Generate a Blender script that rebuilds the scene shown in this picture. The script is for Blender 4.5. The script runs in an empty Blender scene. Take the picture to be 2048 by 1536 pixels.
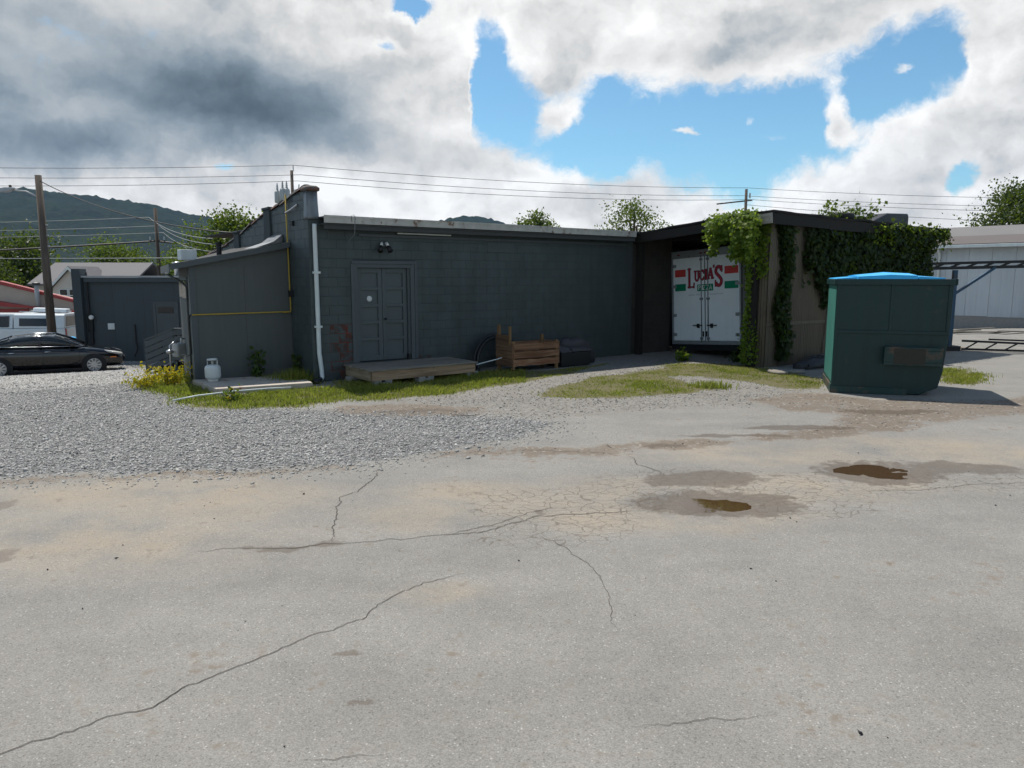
import bpy, bmesh, math, random
import numpy as np
from mathutils import Vector, Matrix, Euler

random.seed(7); RNG = np.random.default_rng(7)
PI = math.pi; R = math.radians
scene = bpy.context.scene
COL = scene.collection

# ------------------------------------------------------------------ camera
cam_d = bpy.data.cameras.new('camera'); cam = bpy.data.objects.new('camera', cam_d); COL.objects.link(cam)
cam.location = (0, 0, 2.2); cam.rotation_euler = (R(90 - 8.19), 0, 0)
cam_d.sensor_width = 36; cam_d.lens = 26.02; cam_d.clip_start = 0.05; cam_d.clip_end = 9000
scene.camera = cam

# ------------------------------------------------------------------ sun, exposure
SUN_AZ, SUN_EL = R(-36), R(61)
sun_dir = Vector((math.sin(SUN_AZ) * math.cos(SUN_EL), math.cos(SUN_AZ) * math.cos(SUN_EL), math.sin(SUN_EL)))
sd = bpy.data.lights.new('sun', 'SUN'); sd.energy = 5.0; sd.angle = R(0.53); sd.color = (1.0, 0.95, 0.87)
sun = bpy.data.objects.new('sun', sd); COL.objects.link(sun); sun.location = (0, 0, 60)
sun.rotation_euler = (-sun_dir).to_track_quat('-Z', 'Y').to_euler()
vs = scene.view_settings
vs.view_transform = 'Standard'; vs.look = 'None'; vs.exposure = 0.3; vs.gamma = 1.0; vs.use_curve_mapping = False
scene.cycles.use_denoising = True; scene.cycles.use_adaptive_sampling = True; scene.cycles.adaptive_threshold = 0.025
scene.cycles.max_bounces = 5; scene.cycles.diffuse_bounces = 3; scene.cycles.glossy_bounces = 2; scene.cycles.transmission_bounces = 3

# ------------------------------------------------------------------ sky with procedural cumulus
world = bpy.data.worlds.new('World'); scene.world = world; world.use_nodes = True
nt = world.node_tree; nt.nodes.clear()
class NT:
    """tiny helper round a node tree"""
    def __init__(s, tree): s.t = tree
    def n(s, typ, **kw):
        nd = s.t.nodes.new(typ)
        for k, v in kw.items(): setattr(nd, k, v)
        return nd
    def link(s, a, b): s.t.links.new(a, b)
    def put(s, sock, v):
        if hasattr(v, 'links') or isinstance(v, bpy.types.NodeSocket): s.t.links.new(v, sock)
        else: sock.default_value = v
    def m(s, op, a, b=0.0, c=None, clamp=False):
        nd = s.n('ShaderNodeMath', operation=op, use_clamp=clamp)
        s.put(nd.inputs[0], a); s.put(nd.inputs[1], b)
        if c is not None: s.put(nd.inputs[2], c)
        return nd.outputs[0]
    def vm(s, op, a, b=(0, 0, 0)):
        nd = s.n('ShaderNodeVectorMath', operation=op); s.put(nd.inputs[0], a)
        if op == 'SCALE': s.put(nd.inputs[3], b)
        else: s.put(nd.inputs[1], b)
        return nd.outputs[0]
    def noise(s, vec, scale, detail=4, rough=.5, dist=0.0, out=0):
        nd = s.n('ShaderNodeTexNoise'); s.put(nd.inputs['Vector'], vec)
        nd.inputs['Scale'].default_value = scale; nd.inputs['Detail'].default_value = detail
        nd.inputs['Roughness'].default_value = rough; nd.inputs['Distortion'].default_value = dist
        return nd.outputs[out]
    def vor(s, vec, scale, feature='F1', out='Distance', rnd=1.0):
        nd = s.n('ShaderNodeTexVoronoi', feature=feature); s.put(nd.inputs['Vector'], vec)
        nd.inputs['Scale'].default_value = scale; nd.inputs['Randomness'].default_value = rnd
        return nd.outputs[out]
    def ss(s, x, lo, hi):
        nd = s.n('ShaderNodeMapRange', interpolation_type='SMOOTHSTEP'); s.put(nd.inputs[0], x)
        nd.inputs[1].default_value = lo; nd.inputs[2].default_value = hi
        return nd.outputs[0]
    def mix(s, f, a, b, mode='MIX'):
        nd = s.n('ShaderNodeMix', data_type='RGBA', blend_type=mode); s.put(nd.inputs[0], f)
        for sock, v in ((nd.inputs[6], a), (nd.inputs[7], b)):
            if isinstance(v, (tuple, list)) and len(v) == 3: v = (*v, 1)
            s.put(sock, v)
        return nd.outputs[2]

W = NT(nt)
tc = W.n('ShaderNodeTexCoord').outputs['Generated']
sky = W.n('ShaderNodeTexSky', sky_type='NISHITA'); sky.sun_disc = False
sky.sun_elevation = SUN_EL; sky.sun_rotation = SUN_AZ; sky.altitude = 600; sky.air_density = 1.0; sky.dust_density = 0.6; sky.ozone_density = 1.5
warp = W.vm('SCALE', W.vm('SUBTRACT', W.noise(tc, 6.0, 6, .66, out=1), (.5, .5, .5)), .075)
wd = W.vm('ADD', tc, warp)
sep = W.n('ShaderNodeSeparateXYZ'); W.link(wd, sep.inputs[0])
az = W.m('ARCTAN2', sep.outputs[0], sep.outputs[1]); el = W.m('ARCSINE', sep.outputs[2])
cmb = W.n('ShaderNodeCombineXYZ'); W.link(az, cmb.inputs[0]); W.link(el, cmb.inputs[1]); ae = cmb.outputs[0]
def total(lst):
    acc = 0.0
    for a, e, ra, re, w in lst:
        nd = W.n('ShaderNodeVectorMath', operation='MULTIPLY_ADD'); W.link(ae, nd.inputs[0])
        nd.inputs[1].default_value = (1 / R(ra), 1 / R(re), 0); nd.inputs[2].default_value = (-a / ra, -e / re, 0)
        dp = W.n('ShaderNodeVectorMath', operation='DOT_PRODUCT'); W.link(nd.outputs[0], dp.inputs[0]); W.link(nd.outputs[0], dp.inputs[1])
        acc = W.m('MULTIPLY_ADD', W.m('POWER', .36788, dp.outputs['Value']), w, acc)
    return acc
# a low bank of cumulus, a clearing, and a high sheet of cloud: cloud edges as elevation (degrees) over azimuth (degrees)
def curve(pts, span=40.0, top=30.0):
    fc = W.n('ShaderNodeFloatCurve'); W.put(fc.inputs['Value'], W.m('MULTIPLY_ADD', az, .5 / R(span), .5)); cu = fc.mapping.curves[0]
    pts = [(-span, pts[0][1])] + pts + [(span, pts[-1][1])]
    while len(cu.points) < len(pts): cu.points.new(.5, .5)
    for p, (x, y) in zip(cu.points, pts): p.location = (.5 + x / (2 * span), y / top); p.handle_type = 'AUTO_CLAMPED'
    fc.mapping.update(); return W.m('MULTIPLY', fc.outputs[0], R(top))
bank = curve([(-4.4, 24), (-3.2, 15), (-2.2, 10.6), (1.2, 9.9), (4.7, 8.2), (7.7, 6.4), (9.2, 7.2), (12, 6.6), (14, 7.4), (16.5, 6.4), (19.5, 7.4), (22.8, 7.9), (25.3, 9.6), (28.5, 11.8), (30.5, 13.6), (32, 20)])
deck = curve([(-4.4, 10), (-3.0, 15), (-1.6, 17.2), (-.4, 15.0), (3, 13.0), (7, 12.9), (10.5, 12.4), (13.4, 12.0), (17.5, 12.3), (22, 13.0), (26, 14.2), (28, 14.4), (30.0, 12.8), (31.5, 9)])
sgd = W.m('MAXIMUM', W.m('SUBTRACT', bank, el), W.m('SUBTRACT', el, deck))
cover = W.m('MULTIPLY', W.m('MINIMUM', W.m('MAXIMUM', W.m('DIVIDE', sgd, R(2.6)), -1.0), 1.0), .31)
# beyond this bank the same broken cumulus goes on all round
win = W.m('MULTIPLY', W.ss(W.m('ABSOLUTE', az), R(52), R(38)), W.ss(el, R(36), R(23)))
cover = W.m('MULTIPLY', cover, win)
cover = W.m('ADD', cover, total([(22.7, 10.7, 1.0, 1.3, .50), (23.2, 9.6, .9, .6, .3), (18.0, 9.5, 1.7, .5, .40), (16.8, 10.6, .5, .6, .36), (13.0, 10.2, 1.2, .32, .42), (3.2, 11.6, 2.0, 1.2, .52), (26.6, 12.9, .8, .6, .3),
               (30.2, 7.0, 1.0, 1.5, -.55), (-7.2, 19.0, 1.6, .7, -.62), (-15.2, 19.6, .8, 1.0, -.55), (-9.2, 16.6, 1.4, .6, -.45), (-20.5, 7.6, 1.2, .4, -.4)]))
dark = total([(-32, 14.5, 14, 6.2, 1.05), (-17, 12.0, 9, 3.4, .82), (-8.5, 9.6, 7, 1.4, .52), (-31, 8.6, 8, 1.6, .55), (14, 14.4, 9, 1.7, .36), (25, 17.8, 9, 2.4, .34), (3, 18, 4, 2.4, .26), (5, 5.5, 8, 1.6, .16), (33, 9, 4, 3, .14)])
vs_ = W.vm('MULTIPLY', wd, (1, 1, 1.4))
d0 = W.m('MULTIPLY_ADD', W.noise(vs_, 5.6, 9, .65), 1.15, -.02)
zz = W.n('ShaderNodeSeparateXYZ'); W.link(tc, zz.inputs[0])
dd = W.m('SUBTRACT', W.m('ADD', d0, cover), W.m('MULTIPLY', W.m('MULTIPLY', zz.outputs[2], zz.outputs[2]), .10))   # cloud thinned overhead, out of view, to lower the sky fill
alpha = W.ss(dd, .47, .70)
rel = W.m('SUBTRACT', W.noise(vs_, 7.0, 5, .50), W.noise(W.vm('ADD', vs_, (-.014, .010, .030)), 7.0, 5, .50))
br = W.m('MULTIPLY_ADD', rel, 1.7, 1.02)
br = W.m('SUBTRACT', br, W.m('MULTIPLY', W.ss(dd, .70, 1.05), .24))
dk = W.m('MULTIPLY', dark, W.m('MULTIPLY_ADD', W.ss(W.noise(vs_, 2.6, 3, .5), .20, .80), .60, .45), clamp=True)
br = W.m('MULTIPLY', br, W.m('SUBTRACT', 1.0, W.m('MULTIPLY', dk, .78)))
br = W.m('MINIMUM', W.m('MAXIMUM', br, .13), 1.10)
ccol = W.mix(W.ss(br, .12, .8), (.70, .92, 1.10), (1.0, 1.0, .985))
ccol = W.vm('SCALE', ccol, W.m('MULTIPLY', br, 12.6))
blue = W.vm('MULTIPLY', sky.outputs[0], (1.20, 1.66, 1.70))
skyc = W.mix(alpha, blue, ccol)
bg = W.n('ShaderNodeBackground'); W.link(skyc, bg.inputs[0]); bg.inputs[1].default_value = 0.062
world.cycles.sampling_method = 'NONE'
wo = W.n('ShaderNodeOutputWorld'); W.link(bg.outputs[0], wo.inputs[0])

# ------------------------------------------------------------------ tagging, meshes
def tag(o, label=None, cat=None, group=None, kind=None):
    if label: o['label'] = label
    if cat: o['category'] = cat
    if group: o['group'] = group
    if kind: o['kind'] = kind
    return o
def thing(name, label, cat, loc=(0, 0, 0), rotz=0.0, group=None):
    o = bpy.data.objects.new(name, None); COL.objects.link(o); o.empty_display_size = .2
    o.location = loc; o.rotation_euler = (0, 0, rotz)
    return tag(o, label, cat, group)
class MB:
    def __init__(s): s.v = []; s.f = []
    def add(s, vs, fs):
        b = len(s.v); s.v += [tuple(x) for x in vs]; s.f += [tuple(i + b for i in f) for f in fs]; return s
    def box(s, x0, x1, y0, y1, z0, z1, M=None):
        vs = [(x0, y0, z0), (x1, y0, z0), (x1, y1, z0), (x0, y1, z0), (x0, y0, z1), (x1, y0, z1), (x1, y1, z1), (x0, y1, z1)]
        if M is not None: vs = [M @ Vector(v) for v in vs]
        return s.add(vs, [(3, 2, 1, 0), (4, 5, 6, 7), (0, 1, 5, 4), (1, 2, 6, 5), (2, 3, 7, 6), (3, 0, 4, 7)])
    def beam(s, a, b, w, h, up=(0, 0, 1)):
        a = Vector(a); b = Vector(b); d = (b - a); L = d.length; d.normalize()
        sd_ = d.cross(Vector(up)); sd_ = sd_.normalized() if sd_.length > 1e-6 else Vector((1, 0, 0)); u = sd_.cross(d)
        vs = []
        for p in (a, b):
            for i, j in ((-1, -1), (1, -1), (1, 1), (-1, 1)): vs.append(p + sd_ * (i * w / 2) + u * (j * h / 2))
        return s.add(vs, [(3, 2, 1, 0), (4, 5, 6, 7), (0, 1, 5, 4), (1, 2, 6, 5), (2, 3, 7, 6), (3, 0, 4, 7)])
    def tube(s, pts, r, n=8, cap=True):
        pts = [Vector(p) for p in pts]; k = len(pts); rs = r if isinstance(r, (list, tuple)) else [r] * k
        t0 = (pts[1] - pts[0]).normalized(); ref = Vector((0, 0, 1)) if abs(t0.z) < .9 else Vector((1, 0, 0))
        nrm = t0.cross(ref).normalized(); vs = []
        for i, p in enumerate(pts):
            t = (pts[min(i + 1, k - 1)] - pts[max(i - 1, 0)]).normalized()
            nrm = (nrm - t * nrm.dot(t)).normalized(); bn = t.cross(nrm)
            for j in range(n):
                a = 2 * PI * j / n; vs.append(p + (nrm * math.cos(a) + bn * math.sin(a)) * rs[i])
        fs = [(i * n + j, i * n + (j + 1) % n, (i + 1) * n + (j + 1) % n, (i + 1) * n + j) for i in range(k - 1) for j in range(n)]
        if cap: fs += [tuple(range(n - 1, -1, -1)), tuple((k - 1) * n + j for j in range(n))]
        return s.add(vs, fs)
    def lathe(s, prof, c=(0, 0, 0), n=20, axis='z'):
        vs = []
        for r, h in prof:
            for j in range(n):
                a = 2 * PI * j / n; x, y = r * math.cos(a), r * math.sin(a)
                vs.append((c[0] + x, c[1] + y, c[2] + h) if axis == 'z' else (c[0] + x, c[1] + h, c[2] + y))
        k = len(prof)
        fs = [(i * n + j, i * n + (j + 1) % n, (i + 1) * n + (j + 1) % n, (i + 1) * n + j) for i in range(k - 1) for j in range(n)]
        fs += [tuple(range(n - 1, -1, -1)), tuple((k - 1) * n + j for j in range(n))]
        return s.add(vs, fs)
    def prism(s, poly, lo, hi, axis='z'):
        """extrude a 2d outline; axis = extrusion axis. x: (y,z) outline, y: (x,z), z: (x,y)"""
        def P(a, b, h): return {'z': (a, b, h), 'y': (a, h, b), 'x': (h, a, b)}[axis]
        n = len(poly); vs = [P(a, b, lo) for a, b in poly] + [P(a, b, hi) for a, b in poly]
        return s.add(vs, [tuple(range(n - 1, -1, -1)), tuple(range(n, 2 * n))] + [(i, (i + 1) % n, n + (i + 1) % n, n + i) for i in range(n)])
    def loft(s, rings, cap=True):
        n = len(rings[0]); vs = [p for r in rings for p in r]; k = len(rings)
        fs = [(i * n + j, i * n + (j + 1) % n, (i + 1) * n + (j + 1) % n, (i + 1) * n + j) for i in range(k - 1) for j in range(n)]
        if cap: fs += [tuple(range(n - 1, -1, -1)), tuple((k - 1) * n + j for j in range(n))]
        return s.add(vs, fs)
    def mesh(s, name, smooth=False):
        me = bpy.data.meshes.new(name); me.from_pydata(s.v, [], s.f)
        bm = bmesh.new(); bm.from_mesh(me); bmesh.ops.recalc_face_normals(bm, faces=bm.faces); bm.to_mesh(me); bm.free()
        if smooth: me.polygons.foreach_set('use_smooth', [True] * len(me.polygons))
        return me
    def build(s, name, mat, parent=None, loc=(0, 0, 0), rotz=0.0, smooth=False, bevel=0.0, sub=0):
        return obj(name, s.mesh(name, smooth), mat, parent, loc, rotz, bevel, sub)
def obj(name, me, mat, parent=None, loc=(0, 0, 0), rotz=0.0, bevel=0.0, sub=0):
    o = bpy.data.objects.new(name, me); COL.objects.link(o)
    if mat is not None and not me.materials: me.materials.append(mat)
    if parent: o.parent = parent
    o.location = loc; o.rotation_euler = (0, 0, rotz)
    if sub:
        m = o.modifiers.new('s', 'SUBSURF'); m.levels = sub; m.render_levels = sub
    if bevel:
        m = o.modifiers.new('b', 'BEVEL'); m.width = bevel; m.segments = 2; m.limit_method = 'ANGLE'; m.angle_limit = R(40)
    return o
def np_mesh(name, verts, faces, attr=None, smooth=False):
    """verts (n,3), faces (m,k) numpy -> mesh; attr: dict name -> per-vertex floats or rgba"""
    me = bpy.data.meshes.new(name); n, (m, k) = len(verts), faces.shape
    me.vertices.add(n); me.vertices.foreach_set('co', np.ascontiguousarray(verts, dtype=np.float32).ravel())
    me.loops.add(m * k); me.loops.foreach_set('vertex_index', np.ascontiguousarray(faces, dtype=np.int32).ravel())
    me.polygons.add(m); me.polygons.foreach_set('loop_start', np.arange(0, m * k, k, dtype=np.int32))
    if smooth: me.polygons.foreach_set('use_smooth', np.ones(m, dtype=bool))
    me.update(calc_edges=True)
    for a, val in (attr or {}).items():
        if val.ndim == 1:
            at = me.attributes.new(a, 'FLOAT', 'POINT'); at.data.foreach_set('value', val.astype(np.float32))
        else:
            at = me.attributes.new(a, 'FLOAT_COLOR', 'POINT'); at.data.foreach_set('color', val.astype(np.float32).ravel())
    me.validate(); return me

# ------------------------------------------------------------------ materials
def mat_base(name):
    m = bpy.data.materials.new(name); m.use_nodes = True; t = NT(m.node_tree)
    b = m.node_tree.nodes['Principled BSDF']; pos = t.n('ShaderNodeNewGeometry').outputs['Position']
    return m, t, b, pos
def mat(name, col, rough=.7, metal=0.0, var=.2, vscale=2.0, col2=None, c2amt=(.55, .7), c2scale=3.0, bump=.0, bscale=60.0, rnd=0.0, spec=.4, streak=0.0):
    m, t, b, pos = mat_base(name)
    n = t.noise(pos, vscale, 5, .6)
    f = t.m('ADD', t.m('MULTIPLY', t.m('SUBTRACT', n, .5), 2 * var), 1.0)
    if rnd:
        oi = t.n('ShaderNodeObjectInfo').outputs['Random']
        f = t.m('ADD', f, t.m('MULTIPLY', t.m('SUBTRACT', oi, .5), 2 * rnd))
    if streak:
        sv = t.vm('MULTIPLY', pos, (9, 9, .5)); f = t.m('ADD', f, t.m('MULTIPLY', t.m('SUBTRACT', t.noise(sv, 1.0, 3), .5), 2 * streak))
    c = t.vm('SCALE', (*col,), f)
    if col2: c = t.mix(t.ss(t.noise(pos, c2scale, 6, .65, .3), *c2amt), c, col2)
    t.link(c, b.inputs['Base Color']); b.inputs['Metallic'].default_value = metal; b.inputs['Specular IOR Level'].default_value = spec
    t.put(b.inputs['Roughness'], t.m('ADD', t.m('MULTIPLY', t.m('SUBTRACT', n, .5), .25), rough, clamp=True))
    if bump:
        bp = t.n('ShaderNodeBump'); bp.inputs['Strength'].default_value = bump; bp.inputs['Distance'].default_value = .01
        t.link(t.noise(pos, bscale, 4, .6), bp.inputs['Height']); t.link(bp.outputs[0], b.inputs['Normal'])
    return m
def wood(name, c1, c2, along='x', rough=.8, rnd=.15, sc=1.0):
    m, t, b, pos = mat_base(name)
    oc = t.n('ShaderNodeTexCoord').outputs['Object']; oi = t.n('ShaderNodeObjectInfo').outputs['Random']
    st = {'x': (1.2, 16, 16), 'y': (16, 1.2, 16), 'z': (16, 16, 1.2)}[along]
    v = t.vm('ADD', t.vm('MULTIPLY', oc, tuple(a * sc for a in st)), t.vm('SCALE', (17., 9., 5.), oi))
    g = t.noise(v, 1.0, 6, .65, .6)
    c = t.mix(t.ss(g, .32, .68), c1, c2)
    c = t.vm('SCALE', c, t.m('ADD', t.m('MULTIPLY', oi, 2 * rnd), 1 - rnd))
    kn = t.ss(t.vor(t.vm('MULTIPLY', oc, tuple(3.0 if a < 2 else 7.0 for a in st)), 1.0), .10, .03)
    c = t.mix(t.m('MULTIPLY', kn, .75), c, (.035, .02, .012))
    t.link(c, b.inputs['Base Color']); b.inputs['Roughness'].default_value = rough; b.inputs['Specular IOR Level'].default_value = .2
    bp = t.n('ShaderNodeBump'); bp.inputs['Strength'].default_value = .35; bp.inputs['Distance'].default_value = .004
    t.link(g, bp.inputs['Height']); t.link(bp.outputs[0], b.inputs['Normal'])
    return m
def leafmat(name, c1, c2, trans=.45):
    m, t, b, pos = mat_base(name)
    a = t.n('ShaderNodeAttribute'); a.attribute_name = 'rnd'
    c = t.mix(a.outputs['Fac'], c1, c2)
    t.link(c, b.inputs['Base Color']); b.inputs['Roughness'].default_value = .55; b.inputs['Specular IOR Level'].default_value = .25
    tr = t.n('ShaderNodeBsdfTranslucent'); t.link(t.mix(.5, c, (.30, .42, .03), 'MIX'), tr.inputs[0])
    ms = t.n('ShaderNodeMixShader'); ms.inputs[0].default_value = trans
    t.link(b.outputs[0], ms.inputs[1]); t.link(tr.outputs[0], ms.inputs[2]); t.link(ms.outputs[0], m.node_tree.nodes['Material Output'].inputs[0])
    return m
def glassmat(name, col=(.012, .016, .018), rough=.06):
    m, t, b, pos = mat_base(name)
    b.inputs['Base Color'].default_value = (*col, 1); b.inputs['Roughness'].default_value = rough; b.inputs['Specular IOR Level'].default_value = .6
    return m
M = {}
GREY = (.050, .063, .065)
# painted block: paint with scuffs, and bare patches where the paint has flaked
def paint_block(name, flake):
    m, t, b, pos = mat_base(name)
    oi = t.n('ShaderNodeObjectInfo').outputs['Random']
    f = t.m('ADD', t.m('MULTIPLY', t.m('SUBTRACT', t.noise(pos, 1.3, 6, .65), .5), .8), 1.0)
    f = t.m('ADD', f, t.m('MULTIPLY', t.m('SUBTRACT', oi, .5), .08))
    f = t.m('ADD', f, t.m('MULTIPLY', t.m('SUBTRACT', t.noise(t.vm('MULTIPLY', pos, (5, 5, .45)), 1, 4), .5), .55))
    c = t.vm('SCALE', GREY, f)
    fl = t.ss(t.noise(pos, 4.5, 8, .7, .6), *flake)
    bare = t.mix(t.ss(t.noise(pos, 9, 4), .42, .6), (.055, .045, .040), (.095, .034, .025))
    c = t.mix(fl, c, bare)
    c = t.mix(t.m('MULTIPLY', t.ss(t.noise(pos, 14, 5, .7), .70, .78), .6), c, (.32, .33, .33))
    t.link(c, b.inputs['Base Color']); t.put(b.inputs['Roughness'], t.m('ADD', .5, t.m('MULTIPLY', fl, .4))); b.inputs['Specular IOR Level'].default_value = .35
    bp = t.n('ShaderNodeBump'); bp.inputs['Strength'].default_value = .5; bp.inputs['Distance'].default_value = .006
    t.link(t.m('SUBTRACT', t.noise(pos, 55, 5, .7), fl), bp.inputs['Height']); t.link(bp.outputs[0], b.inputs['Normal'])
    return m
M['block'] = paint_block('painted_block', (.70, .76)); M['flaked'] = paint_block('flaked_block', (.45, .52))
M['mortar'] = mat('painted_mortar', (.042, .053, .056), .85, col2=(.10, .035, .022), c2amt=(.66, .72), bump=.4)
M['bare_mortar'] = mat('bare_mortar', (.15, .04, .026), .9, var=.4, vscale=12, col2=(.06, .05, .045), c2amt=(.5, .6), bump=.6)
M['trim'] = mat('grey_trim_paint', (.068, .080, .086), .55, var=.15, rnd=.05, col2=(.25, .24, .22), c2amt=(.74, .8), c2scale=8)
M['door'] = mat('grey_door_paint', (.066, .081, .087), .45, var=.14, rnd=.05)
M['annex'] = mat('annex_paint', (.080, .089, .088), .65, var=.14, vscale=1.2, streak=.12, bump=.15, bscale=90)
M['annexside'] = M['annex']
M['fascia'] = mat('weathered_fascia', (.40, .385, .35), .6, var=.3, vscale=5, col2=(.16, .09, .055), c2amt=(.56, .66), c2scale=3.5, streak=.2)
M['soffit'] = mat('dark_soffit', (.05, .052, .052), .85, var=.3)
M['roofing'] = mat('bitumen_roof', (.04, .04, .042), .9, var=.25, bump=.4)
M['whitemetal'] = mat('white_pvc', (.58, .62, .62), .45, var=.12, vscale=4, streak=.15)
M['tile'] = mat('clay_coping', (.13, .066, .048), .8, var=.3, vscale=8, rnd=.3, col2=(.08, .085, .085), c2amt=(.46, .56), bump=.4)
M['flashing'] = mat('flashing', (.16, .175, .19), .45, metal=.35, var=.3, vscale=5, streak=.3, col2=(.09, .07, .06), c2amt=(.62, .7))
M['yellow'] = mat('yellow_gas_pipe', (.34, .24, .03), .5, var=.2, vscale=6, col2=(.16, .10, .05), c2amt=(.66, .75))
M['steel'] = mat('galvanised', (.42, .43, .44), .35, metal=.8, var=.2)
M['darksteel'] = mat('dark_steel', (.016, .017, .019), .55, metal=.3, var=.3, col2=(.09, .045, .025), c2amt=(.62, .72))
M['black'] = mat('black_plastic', (.013, .013, .015), .5, var=.25, vscale=6)
M['rubber'] = mat('rubber', (.02, .02, .02), .8, var=.2)
M['tarp'] = mat('faded_black_lid', (.045, .042, .046), .65, var=.3, vscale=5, bump=.3, bscale=15)
M['white'] = mat('white_enamel', (.54, .56, .56), .4, var=.1)
M['lens'] = mat('floodlamp_white', (.7, .7, .68), .3, var=.05)
M['deck'] = wood('deck_wood', (.13, .115, .095), (.235, .21, .175), 'x', rnd=.16)
M['joist'] = wood('joist_wood', (.20, .135, .085), (.38, .27, .18), 'x')
M['joisty'] = wood('joist_wood_end', (.17, .13, .085), (.30, .235, .16), 'y')
M['cedar'] = wood('crate_boards', (.145, .066, .036), (.29, .165, .098), 'x', rnd=.25)
M['cedary'] = wood('crate_end_boards', (.12, .066, .038), (.21, .125, .075), 'y', rnd=.2)
M['post'] = wood('crate_posts', (.15, .085, .04), (.25, .155, .075), 'z')
M['pole'] = wood('pole_wood', (.055, .042, .034), (.11, .088, .072), 'z', sc=.5)
M['plank'] = wood('grey_planks', (.14, .125, .105), (.27, .245, .205), 'x', rnd=.25)
M['footing'] = mat('rough_concrete', (.24, .23, .215), .9, var=.3, vscale=9, bump=.6, bscale=50, rnd=.1)
M['slab'] = mat('slab_concrete', (.38, .335, .285), .85, var=.25, vscale=6, col2=(.22, .09, .05), c2amt=(.58, .68), c2scale=5, bump=.5)
M['brown_block'] = mat('bare_brown_block', (.048, .041, .036), .9, var=.3, vscale=3, bump=.5, rnd=.12)
M['tan_sheet'] = mat('tan_corrugated', (.105, .084, .057), .6, var=.25, vscale=1.5, streak=.3, col2=(.075, .05, .03), c2amt=(.60, .72), c2scale=1.4, rnd=.06)
M['darkwood'] = mat('dark_stained_board', (.014, .0115, .0095), .85, var=.4, vscale=5)
M['greyboard'] = wood('weathered_board', (.22, .20, .17), (.36, .33, .29), 'y')
M['trailer'] = mat('trailer_white', (.76, .80, .83), .38, var=.07, vscale=3, col2=(.36, .34, .31), c2amt=(.70, .80), c2scale=2.5, streak=.06)
M['trailer_frame'] = mat('trailer_aluminium', (.34, .36, .38), .4, metal=.5, var=.25, vscale=6, col2=(.08, .06, .05), c2amt=(.62, .7))
M['lock'] = mat('lock_rod_zinc', (.25, .27, .29), .45, metal=.5, var=.3, vscale=10, col2=(.10, .055, .03), c2amt=(.6, .7))
M['red'] = mat('faded_red_vinyl', (.56, .055, .05), .5, var=.15, vscale=7)
M['maroon'] = mat('maroon_vinyl', (.36, .03, .05), .5, var=.15, vscale=7)
M['maroon_edge'] = mat('dark_outline_vinyl', (.06, .015, .03), .5, var=.1)
M['green_v'] = mat('green_vinyl', (.0, .20, .10), .5, var=.15, vscale=7)
M['white_v'] = mat('white_vinyl', (.72, .74, .72), .5, var=.05)
M['pale_v'] = mat('faded_grey_vinyl', (.40, .43, .45), .5, var=.1)
M['redlamp'] = mat('red_marker_lens', (.20, .01, .012), .3, var=.1)
M['dump'] = mat('dumpster_green', (.0022, .024, .024), .42, var=.28, vscale=2.5, col2=(.055, .04, .03), c2amt=(.60, .74), c2scale=2.0, streak=.3, bump=.35, bscale=5)
M['dump2'] = mat('dumpster_green_scuffed', (.009, .036, .034), .55, var=.35, vscale=3, col2=(.09, .06, .04), c2amt=(.46, .62), c2scale=2.2)
M['dump_end'] = mat('sunlit_end_green', (.035, .15, .125), .5, var=.2, vscale=3, streak=.12)  # dumpster green made lighter, standing in for sun on the end face
M['pocket_reflection'] = mat('brown_reflection_paint', (.035, .032, .024), .8, var=.4, vscale=9)  # brown of the reflection on the fork pocket, put in as colour
M['bluelid'] = mat('blue_poly_lid', (.03, .38, .76), .4, var=.08)
M['bluesteel'] = mat('blue_painted_steel', (.010, .05, .10), .5, var=.3, vscale=6, col2=(.04, .025, .02), c2amt=(.6, .7))
M['wh_wall'] = mat('white_warehouse_siding', (.43, .465, .495), .5, var=.1, vscale=.9, streak=.10, rnd=.05, col2=(.40, .42, .43), c2amt=(.66, .78))
M['wh_roof'] = mat('grey_metal_roof', (.125, .118, .115), .6, var=.25, vscale=1.0, streak=.1)
M['wh_roof2'] = mat('brown_metal_roof', (.085, .07, .064), .6, var=.25)
M['carblack'] = glassmat('black_car_paint', (.004, .004, .005), .07); M['carblack'].node_tree.nodes['Principled BSDF'].inputs['Coat Weight'].default_value = .25
M['carwhite'] = glassmat('white_car_paint', (.62, .66, .68), .2)
M['glass'] = glassmat('dark_glass')
M['chrome'] = mat('chrome_trim', (.6, .61, .63), .15, metal=1.0, var=.05)
M['headlight'] = glassmat('headlight_lens', (.42, .42, .40), .1)
M['amber'] = glassmat('amber_lens', (.6, .16, .01), .2)
M['taillight'] = glassmat('tail_lens', (.30, .01, .012), .2)
M['farwall'] = mat('grey_siding', (.050, .064, .072), .7, var=.15, streak=.1)
M['cream'] = mat('cream_siding', (.48, .45, .41), .8, var=.1)
M['tan_stucco'] = mat('tan_stucco', (.40, .34, .29), .85, var=.15)
M['redtrim'] = mat('red_metal_trim', (.30, .035, .035), .45, var=.2)
M['shingle'] = mat('grey_shingle', (.12, .115, .12), .85, var=.25, vscale=4)
M['lamp'] = mat('lamp_housing', (.34, .35, .36), .5, var=.1)
M['wire'] = mat('black_cable', (.02, .02, .022), .6, var=.1)
M['wire2'] = mat('aluminium_cable', (.20, .21, .22), .5, var=.1)
M['insul'] = mat('grey_porcelain', (.36, .38, .38), .35, var=.1)
M['bark'] = mat('bark', (.085, .07, .055), .9, var=.35, vscale=8, bump=.5)
M['leaf_a'] = leafmat('leaf_fresh', (.026, .052, .010), (.060, .095, .018), .3)
M['leaf_b'] = leafmat('leaf_dark', (.014, .030, .009), (.034, .058, .014), .22)
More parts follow.
